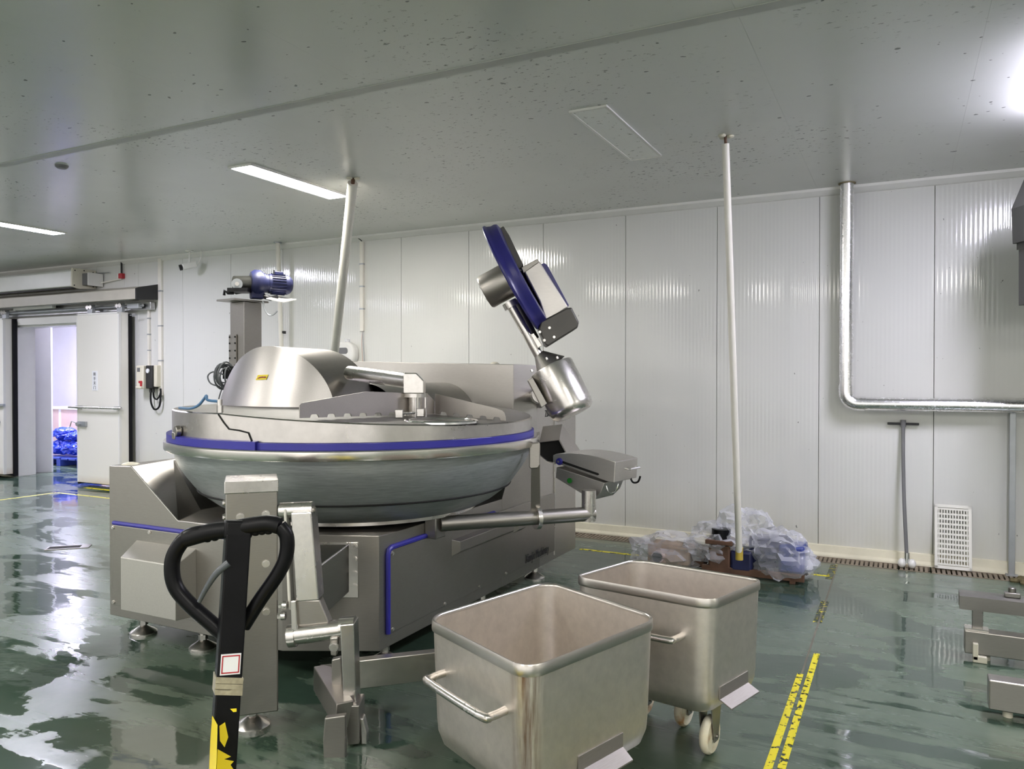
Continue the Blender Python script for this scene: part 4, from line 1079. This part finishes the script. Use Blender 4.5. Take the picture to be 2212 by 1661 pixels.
# ================================================================== WRAPPED PUMPS under the thin pipe
def crumple(name, c, size, seed, mat, parent, amp=.28, flat=True, sub=4, label=None):
    bm = bmesh.new(); bmesh.ops.create_icosphere(bm, subdivisions=sub, radius=1.0)
    for v in bm.verts:
        p = v.co*2.1+Vector((seed*3.1, seed*1.7, 0)); n1 = mnoise.noise(p); n2 = abs(mnoise.noise(p*2.6)); n3 = abs(mnoise.noise(p*6.0))
        v.co *= 1+amp*n1+amp*.9*(.3-n2)+amp*.35*(.2-n3)
        v.co = Vector((v.co.x*size[0], v.co.y*size[1], v.co.z*size[2]))+Vector(c)
        if flat and v.co.z < .012: v.co.z = .012+random.random()*.006
    off = OFF.get(parent.name, Vector()) if parent else Vector()
    bmesh.ops.translate(bm, verts=bm.verts, vec=-off)
    me = bpy.data.meshes.new(name); bm.to_mesh(me); bm.free()
    return link(name, me, mat, parent, angle=22)
G1 = thing('pump_motor', 'blue pump motor on a rusty frame under the thin white pipe', 'motor', (-.93, 5.95, 0))
MB().bb(-1.35, -.62, 5.84, 5.88, .02, .07).bb(-1.35, -.62, 6.06, 6.10, .02, .07).bb(-1.30, -1.26, 5.84, 6.10, .0, .06).bb(-.72, -.68, 5.84, 6.10, .0, .06).build('skid_frame', M['rust'], G1, smooth=False, bevel=.003)
MB().lathe([(.001, 0), (.10, 0), (.115, .02), (.115, .28), (.10, .31), (.06, .34), (.001, .34)], (-1.02, 5.97, .19), axis=(1, .12, 0), seg=32).build('motor_shell', M['navy'], G1)
for k in range(14):
    t = 2*PI*k/14; MB().box((-.86, 5.99+.118*math.cos(t), .19+.118*math.sin(t)), (.22, .006, .012), (Vector((1, .12, 0)).normalized(), Vector((0, -math.sin(t), math.cos(t))), Vector((0, math.cos(t), math.sin(t))))).build('cooling_fin', M['navy'], G1, smooth=False)
MB().box((-1.06, 5.95, .12), (.16, .22, .16)).build('gear_case', M['navy'], G1, bevel=.02)
MB().box((-1.22, 5.93, .14), (.16, .18, .18)).build('pump_head', M['rust'], G1, bevel=.015)
MB().box((-1.22, 5.92, .25), (.20, .20, .03)).build('head_flange', M['rust'], G1, bevel=.004)
MB().cyl((-1.22, 5.92, .26), (-1.22, 5.92, .34), .07).build('inlet', M['blackpaint'], G1)
MB().bb(-.80, -.62, 5.86, 6.1, .07, .27).build('terminal_cover', plain('bright_blue_cover', (.03, .05, .24), .4), G1, bevel=.02)
G2 = thing('wrapped_part', 'tan machine part wrapped in clear film with a black pipe end', 'machine part', (-1.68, 6.02, 0))
MB().bb(-1.80, -1.46, 5.92, 6.14, .01, .17).build('casing', M['tan'], G2, bevel=.02)
MB().cyl((-1.70, 5.95, .085), (-1.70, 5.86, .085), .048).build('pipe_end', M['card'], G2)
MB().cyl((-1.70, 5.862, .085), (-1.70, 5.852, .085), .040).build('pipe_bore', M['darkhole'], G2)
MB().bb(-1.46, -1.36, 5.95, 6.1, .02, .13).build('shaft_block', M['rust'], G2, bevel=.01)
for nm, c, s, sd, lb_ in (('film', (-1.66, 6.02, .10), (.29, .18, .15), 1, 'clear plastic film wrapped around the tan machine part'),
                          ('film', (-1.26, 6.02, .20), (.24, .20, .16), 2, 'loose clear plastic film bunched over the pump head'),
                          ('film', (-1.06, 6.04, .30), (.22, .16, .18), 3, 'tallest bunch of clear plastic film behind the thin pipe'),
                          ('film', (-.80, 5.97, .18), (.22, .20, .18), 4, 'clear plastic film draped over the blue motor'),
                          ('film', (-.72, 6.05, .10), (.16, .14, .13), 5, 'trailing end of clear plastic film on the floor beside the blue motor')):
    tag(crumple('plastic_film', c, s, sd, M[nm], None, .34), lb_, 'plastic film', 'sheets of clear film over the pumps')

# ================================================================== FRAME SCALE at the picture edge
sf = thing('frame_scale', 'low stainless floor frame with a raised rail and plastic foot, cut by the picture edge', 'floor frame', (.7, 4.5, 0))
f0 = onZ(2081, 1402, .02); 
MB().bb(.30, 1.9, 4.70, 4.79, .035, .155).build('rear_beam', M['steel'], sf, smooth=False, bevel=.005)
MB().bb(.345, 1.9, 3.95, 4.04, .035, .165).build('front_beam', M['steel'], sf, smooth=False, bevel=.005)
MB().bb(1.8, 1.9, 4.04, 4.70, .035, .155).build('cross_beam', M['steel'], sf, smooth=False, bevel=.005)
ft = MB(); ft.bb(.335, .36, 4.672, 4.70, .012, .10); ft.bb(.335, .40, 4.672, 4.70, .0, .035); ft.build('foot', M['cream'], sf, bevel=.004)
for x, y in ((1.85, 4.75), (1.85, 4.0), (.42, 4.0), (.40, 4.75)): MB().cyl((x, y, 0), (x, y, .04), .02).build('foot', M['cream'], sf)
MB().bb(.335, .385, 4.735, 4.765, .155, .27).build('rail_post', M['steel_dark'], sf, smooth=False, bevel=.003)
MB().bb(.30, .41, 4.715, 4.785, .150, .165).build('post_base', M['steel_bright'], sf, smooth=False)
rl = MB(); rl.prism([(.275, y, z) for y, z in ((4.70, .265), (4.70, .335), (4.74, .345), (4.80, .345), (4.80, .265), (4.78, .265), (4.78, .33), (4.72, .325), (4.72, .265))], (1.5, 0, 0))
rl.build('top_rail', M['steel_dark'], sf, smooth=False)
MB().bb(.285, 1.78, 4.705, 4.712, .27, .33).build('rail_slot', M['darkhole'], sf, smooth=False)
cm = MB(); cm.bb(.48, .55, 4.735, 4.775, .345, .37); cm.cyl((.515, 4.755, .36), (.515, 4.755, .395), .018); cm.build('rail_clamp', M['steel_dark'], sf, bevel=.004)
MB().bb(1.70, 1.74, 4.735, 4.765, .155, .27).build('rail_post', M['steel_dark'], sf, smooth=False)

# ================================================================== HANGING CABINET at the picture edge
hcb = thing('hanging_cabinet', 'grey sheet metal unit hanging from the ceiling at the picture edge', 'equipment cabinet', (.9, 5.35, 1.9))
MB().prism([pt(x, y, 5.0) for x, y in ((2184, 452), (2212, 386), (2420, 386), (2420, 527), (2187, 527))], FH*-.5).build('hood', M['grimygrey'], hcb, smooth=False, bevel=.003)
MB().prism([pt(x, y, 4.98) for x, y in ((2200, 527), (2420, 527), (2420, 660), (2200, 660))], FH*-.45).build('body', M['grimygrey'], hcb, smooth=False, bevel=.003)
MB().prism([pt(x, y, 4.99) for x, y in ((2196, 525), (2420, 525), (2420, 540), (2196, 540))], FH*-.47).build('drip_edge', M['grimygrey'], hcb, smooth=False)
for x in (2260, 2380):
    p = pt(x, 400, 4.75); MB().cyl(p, (p.x, p.y, H), .008, seg=8).build('hanger_rod', M['galv'], hcb)

# ================================================================== DOOR TRACK, HOOD, AIR CURTAIN
tr = thing('door_track', 'sliding door track with hanger rollers above the doorway', 'door track', (-10.6, 6.8, 2.4))
MB().bb(-13.4, -8.72, 6.83, 6.90, 2.36, 2.46).build('backing_rail', M['alu'], tr, smooth=False, bevel=.004)
MB().cyl((-13.4, 6.78, 2.41), (-8.80, 6.78, 2.41), .018).build('guide_bar', M['galv'], tr)
MB().bb(-13.4, -8.95, 6.70, 6.73, 2.475, 2.50).build('lower_trim', M['alu'], tr, smooth=False)
MB().bb(-11.6, -10.0, 6.84, 6.90, 2.235, 2.335).build('head_strip', M['white'], tr, smooth=False, bevel=.004)
MB().bb(-11.5, -10.6, 6.72, 6.78, 2.44, 2.49).build('drive_box', M['white'], tr, smooth=False, bevel=.004)
for x in (-9.18, -9.78, -11.72, -12.5):
    hg = MB().box((x, 6.74, 2.39), (.10, .05, .13)).build('door_hanger', M['galv'], tr, bevel=.006)
    for s in (-.03, .03): MB().cyl((x+s, 6.715, 2.42), (x+s, 6.70, 2.42), .03).build('hanger_roller', M['steel_bright'], hg)
MB().bb(-9.06, -8.84, 6.74, 6.80, 2.37, 2.44).build('end_stop', M['galv'], tr, bevel=.006)
MB().cyl((-9.05, 6.78, 2.29), (-8.90, 6.78, 2.29), .006, seg=8).build('stop_pin', M['galv'], tr)
hd_ = thing('track_hood', 'beige sloped metal hood covering the sliding door track', 'door hood', (-10.6, 6.75, 2.5))
pf = [(6.90, 2.68), (6.62, 2.615), (6.57, 2.60), (6.57, 2.47), (6.90, 2.50)]
MB().prism([(-13.4, y, z) for y, z in pf], (4.74, 0, 0)).build('cover', plain('beige_enamel', (.48, .45, .38), .4, var=.08), hd_, smooth=False, bevel=.004)
MB().prism([(-8.665, y, z) for y, z in ((6.905, 2.69), (6.61, 2.622), (6.56, 2.605), (6.56, 2.462), (6.905, 2.485))], (.02, 0, 0)).build('end_cap', M['ink'], hd_, smooth=False, bevel=.008)
ac = thing('air_curtain', 'long white air curtain mounted on the wall above the door hood', 'air curtain', (-10.7, 6.75, 2.7))
MB().prism([(-12.6, y, z) for y, z in ((6.90, 2.93), (6.60, 2.93), (6.57, 2.90), (6.58, 2.70), (6.66, 2.68), (6.90, 2.70))], (2.66, 0, 0)).build('body', M['white'], ac, smooth=False, bevel=.01)
ec = MB().prism([(-9.94, y, z) for y, z in ((6.905, 2.94), (6.565, 2.94), (6.555, 2.69), (6.66, 2.668), (6.905, 2.69))], (.03, 0, 0)).build('end_plate', M['cream'], ac, smooth=False, bevel=.004)
for y, z in ((6.60, 2.91), (6.86, 2.91), (6.59, 2.71), (6.86, 2.715), (6.73, 2.92)): bolt(ec, (-9.91, y, z), (1, 0, 0), .007, .005, 'ink', 'screw')
MB().bb(-9.91, -9.77, 6.70, 6.90, 2.72, 2.88).build('motor_box', M['greyplastic'], ac, bevel=.006)
MB().bb(-9.77, -9.755, 6.68, 6.90, 2.71, 2.885).build('motor_cover', M['white'], ac, bevel=.004)
MB().bb(-12.6, -9.95, 6.60, 6.66, 2.672, 2.684).build('air_slot', M['ink'], ac, smooth=False)
MB().cyl((-9.9, 6.86, 2.895), (-9.60, 6.88, 2.895), .006, seg=8).build('mount_rod', M['galv'], ac)

rc = thing('junction_box', 'small red box on the wall beside the air curtain', 'junction box', (-9.37, 6.9, 2.83))
MB().bb(-9.40, -9.33, 6.865, 6.918, 2.80, 2.87).build('case', M['red'], rc, bevel=.006)
MB().bb(-9.425, -9.40, 6.87, 6.918, 2.80, 2.87).build('cover', M['white'], rc, bevel=.003)
MB().cyl((-9.37, 6.895, 2.87), (-9.37, 6.895, H), .012, seg=10).build('supply_cable', M['ink'], rc)
MB().cyl((-9.37, 6.895, 2.80), (-9.74, 6.86, 2.76), .010, seg=10).build('branch_conduit', M['pvc'], rc)

def conduit(x, z0, z1, w, label, extra=None):
    o = thing('wall_conduit', label, 'conduit', (x, WY-.02, z0))
    MB().bb(x-w/2, x+w/2, WY-.035, WY-.002, z0, z1).build('duct', M['pvc'], o, smooth=False, bevel=.004)
    for k in range(1, 4):
        z = z0+(z1-z0)*k/4; MB().bb(x-w/2-.004, x+w/2+.004, WY-.037, WY-.002, z-.008, z+.008).build('clip', M['galv'], o, smooth=False)
    return o
conduit(-8.62, 1.24, 3.05, .06, 'wide white wall conduit dropping beside the black hood end')
conduit(-8.84, 1.62, 2.46, .028, 'thin white wall conduit feeding the switch boxes')
o = conduit(-5.36, 1.99, 2.985, .045, 'white wall conduit ending in bare wires above the cutter')
MB().tube([(-5.36, WY-.015, 1.99), (-5.365, WY-.02, 1.85), (-5.352, WY-.015, 1.60)], .004, 6, smooth=4).build('loose_wire', M['card'], o)
MB().tube([(-5.36, WY-.015, 1.99), (-5.34, WY-.02, 1.80), (-5.33, WY-.015, 1.60)], .004, 6, smooth=4).build('loose_wire', M['galv'], o)
MB().tube([(-5.36, WY-.015, 2.985), (-5.38, WY-.03, 3.01), (-5.46, WY-.03, H)], .005, 6, smooth=4).build('feed_wire', M['ink'], o)
o = thing('wall_pipe', 'leaning white pipe against the wall behind the blue gear motor', 'pipe', (-6.45, 6.85, 1.2))
MB().cyl((-6.50, 6.80, H), (-6.45, 6.88, 0), .026).build('pipe', M['pvc'], o)
MB().cyl((-6.469, 6.85, 1.99), (-6.468, 6.851, 2.02), .032).build('clamp', M['ink'], o)
MB().cyl((-6.50, 6.80, H-.012), (-6.50, 6.80, H), .045).build('ceiling_rose', M['galv'], o)

sw = thing('switch_box', 'cream switch box with a red tag on the wall beside the sliding door', 'switch box', (-8.83, 6.87, 1.46))
MB().bb(-8.93, -8.79, 6.77, 6.918, 1.325, 1.63).build('case', M['cream'], sw, bevel=.012)
MB().bb(-8.90, -8.85, 6.765, 6.772, 1.55, 1.60).build('label_plate', M['greyplastic'], sw, smooth=False)
MB().bb(-8.87, -8.805, 6.762, 6.772, 1.40, 1.43).build('red_tag', M['red'], sw, smooth=False)
MB().bb(-8.84, -8.81, 6.760, 6.772, 1.355, 1.41).build('red_tag', M['red'], sw, smooth=False)
MB().bb(-8.91, -8.80, 6.745, 6.775, 1.33, 1.36).build('handle', M['cream'], sw, bevel=.006)
s2_ = thing('breaker_box', 'black-fronted breaker box with dangling cables on the wall', 'breaker box', (-8.68, 6.88, 1.46))
MB().bb(-8.785, -8.66, 6.80, 6.918, 1.33, 1.63).build('case', M['ink'], s2_, bevel=.012)
MB().bb(-8.66, -8.60, 6.82, 6.918, 1.35, 1.635).build('back_case', M['cream'], s2_, bevel=.012)
MB().cyl((-8.735, 6.80, 1.56), (-8.735, 6.79, 1.56), .03).build('dial', M['paper'], s2_)
for s in (0, .05): MB().cyl((-8.75+s, 6.85, 1.335), (-8.75+s, 6.85, 1.28), .018).build('cable_gland', M['ink'], s2_)
MB().tube([(-8.75, 6.85, 1.29), (-8.745, 6.85, 1.15), (-8.68, 6.85, 1.06), (-8.60, 6.86, 1.10), (-8.585, 6.87, 1.25), (-8.60, 6.88, 1.33)], .012, 8, smooth=6).build('cable', M['black'], s2_)
MB().tube([(-8.70, 6.85, 1.29), (-8.69, 6.85, 1.22), (-8.65, 6.86, 1.19), (-8.61, 6.87, 1.23), (-8.60, 6.88, 1.28)], .011, 8, smooth=6).build('cable', M['black'], s2_)
dr = thing('door_guide', 'white floor guide block on the wall at the sliding door foot', 'door guide', (-8.75, 6.88, .13))
MB().bb(-8.90, -8.68, 6.83, 6.918, .10, .165).build('block', M['cream'], dr, bevel=.006)
MB().bb(-8.68, -8.655, 6.84, 6.91, .105, .16).build('rubber_stop', M['black'], dr, bevel=.004)

cmr = thing('security_camera', 'small white security camera hung from the ceiling by the wall', 'camera', (-7.9, 6.75, H))
MB().cyl((-7.90, 6.75, H-.012), (-7.90, 6.75, H), .05).cyl((-7.90, 6.75, H-.15), (-7.90, 6.75, H), .012, seg=10).build('bracket', M['white'], cmr)
cdv_ = Vector((-.55, -.78, -.28)).normalized()
MB().box((-7.89, 6.74, H-.19), (.17, .07, .075), (cdv_, ZZ.cross(cdv_).normalized(), cdv_.cross(ZZ.cross(cdv_)).normalized())).build('housing', M['white'], cmr, bevel=.012)
pL = Vector((-7.89, 6.74, H-.19))+cdv_*.09
MB().cyl(pL, pL+cdv_*.03, .036).build('lens_hood', M['ink'], cmr)
MB().tube([(-7.83, 6.80, H-.18), (-7.79, 6.82, H-.10), (-7.78, 6.82, H)], .005, 6, smooth=4).build('cable', M['white'], cmr)

dsp = thing('soap_dispenser', 'rounded white dispenser with a red dot on the wall behind the thick pipe', 'dispenser', (-5.56, 6.86, 1.72))
MB().prism([(-5.56+u, WY-.002, 1.74+v) for u, v in rrect(.30, .27, .12, 8)], (0, -.10, 0)).build('case', M['white'], dsp, bevel=.025, bseg=3)
MB().prism([(-5.58+u, WY-.095, 1.775+v) for u, v in rrect(.17, .07, .03, 6)], (0, -.012, 0)).build('window', M['greyplastic'], dsp, bevel=.004)
MB().cyl((-5.655, WY-.10, 1.66), (-5.655, WY-.115, 1.66), .025).build('red_badge', M['red'], dsp)
MB().cyl((-5.655, WY-.113, 1.66), (-5.655, WY-.119, 1.66), .010).build('badge_dot', M['paper'], dsp)
MB().cyl((-5.55, WY-.04, 1.87), (-5.55, WY-.04, 1.91), .025).build('filler_cap', M['film'], dsp)

sm = thing('smoke_detector', 'small dark round fitting on the ceiling near the doorway', 'ceiling fitting', (-5.55, 3.6, H))
MB().lathe([(.001, -.022), (.03, -.022), (.042, -.012), (.045, 0)], (-5.55, 3.6, H), seg=24).build('cover', M['greyplastic'], sm)

# ================================================================== THROUGH THE DOORWAY
bx_ = thing('cardboard_carton', 'pale pink carton standing behind the blue bags in the lit room', 'carton', (-13.5, 8.9, 0))
MB().bb(-14.05, -13.12, 8.8, 9.3, .0, .90).build('body', M['card'], bx_, smooth=False, bevel=.006)
MB().bb(-14.07, -13.10, 8.78, 9.32, .885, .925).build('lid_flap', M['paper'], bx_, smooth=False, bevel=.004)
MB().bb(-13.70, -13.64, 8.795, 8.80, .0, .885).build('tape_strip', M['paper'], bx_, smooth=False)
pa = thing('plastic_pallet', 'blue plastic pallet under the heap of blue bags', 'pallet', (-12.4, 8.3, 0))
for k in range(6): MB().bb(-12.98+k*.2, -12.82+k*.2, 7.98, 8.75, .11, .14).build('deck_board', M['pallet'], pa, smooth=False, bevel=.004)
for x in (-12.95, -12.45, -11.92): MB().bb(x-.05, x+.05, 7.98, 8.75, .0, .11).build('pallet_runner', M['pallet'], pa, smooth=False, bevel=.004)
for i, (x, y, z, w_, h_, lb_) in enumerate(((-12.74, 8.22, .275, .155, .125, 'crumpled blue bag low in the heap beside the white partition'), (-12.03, 8.22, .275, .155, .125, 'crumpled blue bag low in the heap beside the sliding door'),
                                  (-12.385, 8.22, .275, .165, .125, 'crumpled blue bag low in the middle of the heap'), (-12.70, 8.26, .50, .165, .10, 'crumpled blue bag on the heap, uppermost beside the white partition'),
                                  (-12.07, 8.26, .50, .165, .10, 'crumpled blue bag on the heap, uppermost beside the sliding door'), (-12.385, 8.28, .455, .13, .075, 'small crumpled blue bag in the hollow on top of the heap'))):
    tag(crumple('blue_bag', (x, y, z+.02), (w_, .20, h_), 11+i, M['bluebag'], None, .26, False, 4), lb_, 'bag', 'blue bags heaped on the pallet')

# ================================================================== FLOOR MARKINGS AND FLOOR DRAIN
M['joint'] = plain('dusty_joint_filler', (.17, .155, .115), .6, var=.3)
def stripe(name, p0, p1, w, mat, label, cat='floor marking', group=None, z=.0012):
    p0 = Vector((*p0, 0)); p1 = Vector((*p1, 0)); d = (p1-p0).normalized(); n = Vector((-d.y, d.x, 0))*w/2
    o = MB().hexa([p0-n, p1-n, p1+n, p0+n], [p+ZZ*z for p in (p0-n, p1-n, p1+n, p0+n)]).build(name, M[mat], None, smooth=False)
    return tag(o, label, cat, group)
stripe('floor_line', (-.451, 1.2), (-.451, 4.10), .030, 'tape', 'long worn yellow floor stripe on the buggy side of the joint', group='yellow floor lines')
stripe('floor_line', (-.405, 1.2), (-.405, 4.44), .030, 'tape', 'long worn yellow floor stripe on the open side of the joint', group='yellow floor lines')
o = stripe('floor_joint', (-.428, -2), (-.452, 6.60), .010, 'joint', 'thin pale floor joint running between the yellow stripes to the wall', 'floor joint', z=.0008)
stripe('floor_line', (-.475, 6.10), (-.475, 6.60), .055, 'tape2', 'flaked yellow floor dots by the drain channel', group='yellow floor lines')
stripe('floor_line', (-.455, 5.0), (-.452, 5.5), .05, 'tape2', 'few flaked yellow specks on the floor joint', group='yellow floor lines')
stripe('floor_line', (-2.48, 6.20), (-1.93, 6.20), .045, 'tape', 'yellow dashed floor line running from the cutter to the wrapped pumps', group='yellow floor lines')
stripe('floor_line', (-.80, 6.20), (-.48, 6.20), .035, 'tape', 'short yellow floor line between the plastic film and the joint', group='yellow floor lines')
stripe('floor_line', (-.74, 6.52), (-.62, 6.52), .030, 'tape', 'tiny yellow floor dash near the drain channel', group='yellow floor lines')
stripe('floor_line', (-9.70, 5.3), (-9.66, 6.17), .05, 'tape_thin', 'thin yellow floor line leading towards the doorway', group='yellow floor lines')
stripe('floor_line', (-9.66, 6.17), (-7.2, 6.18), .05, 'tape_thin', 'thin yellow floor line passing in front of the sliding door', group='yellow floor lines')
stripe('floor_line', (-9.75, 6.62), (-7.6, 6.58), .06, 'tape', 'yellow floor line close under the sliding door', group='yellow floor lines')
dcv = thing('floor_drain', 'dark floor drain opening with a steel edge near the cutter', 'floor drain', (-6.48, 4.24, 0))
MB().box((-6.48, 4.24, .003), (.34, .14, .006), (Vector((.72, .69, 0)), Vector((-.69, .72, 0)), ZZ)).build('rim', M['steel_dark'], dcv, smooth=False)
MB().box((-6.50, 4.22, .006), (.25, .085, .004), (Vector((.72, .69, 0)), Vector((-.69, .72, 0)), ZZ)).build('opening', M['darkhole'], dcv, smooth=False)
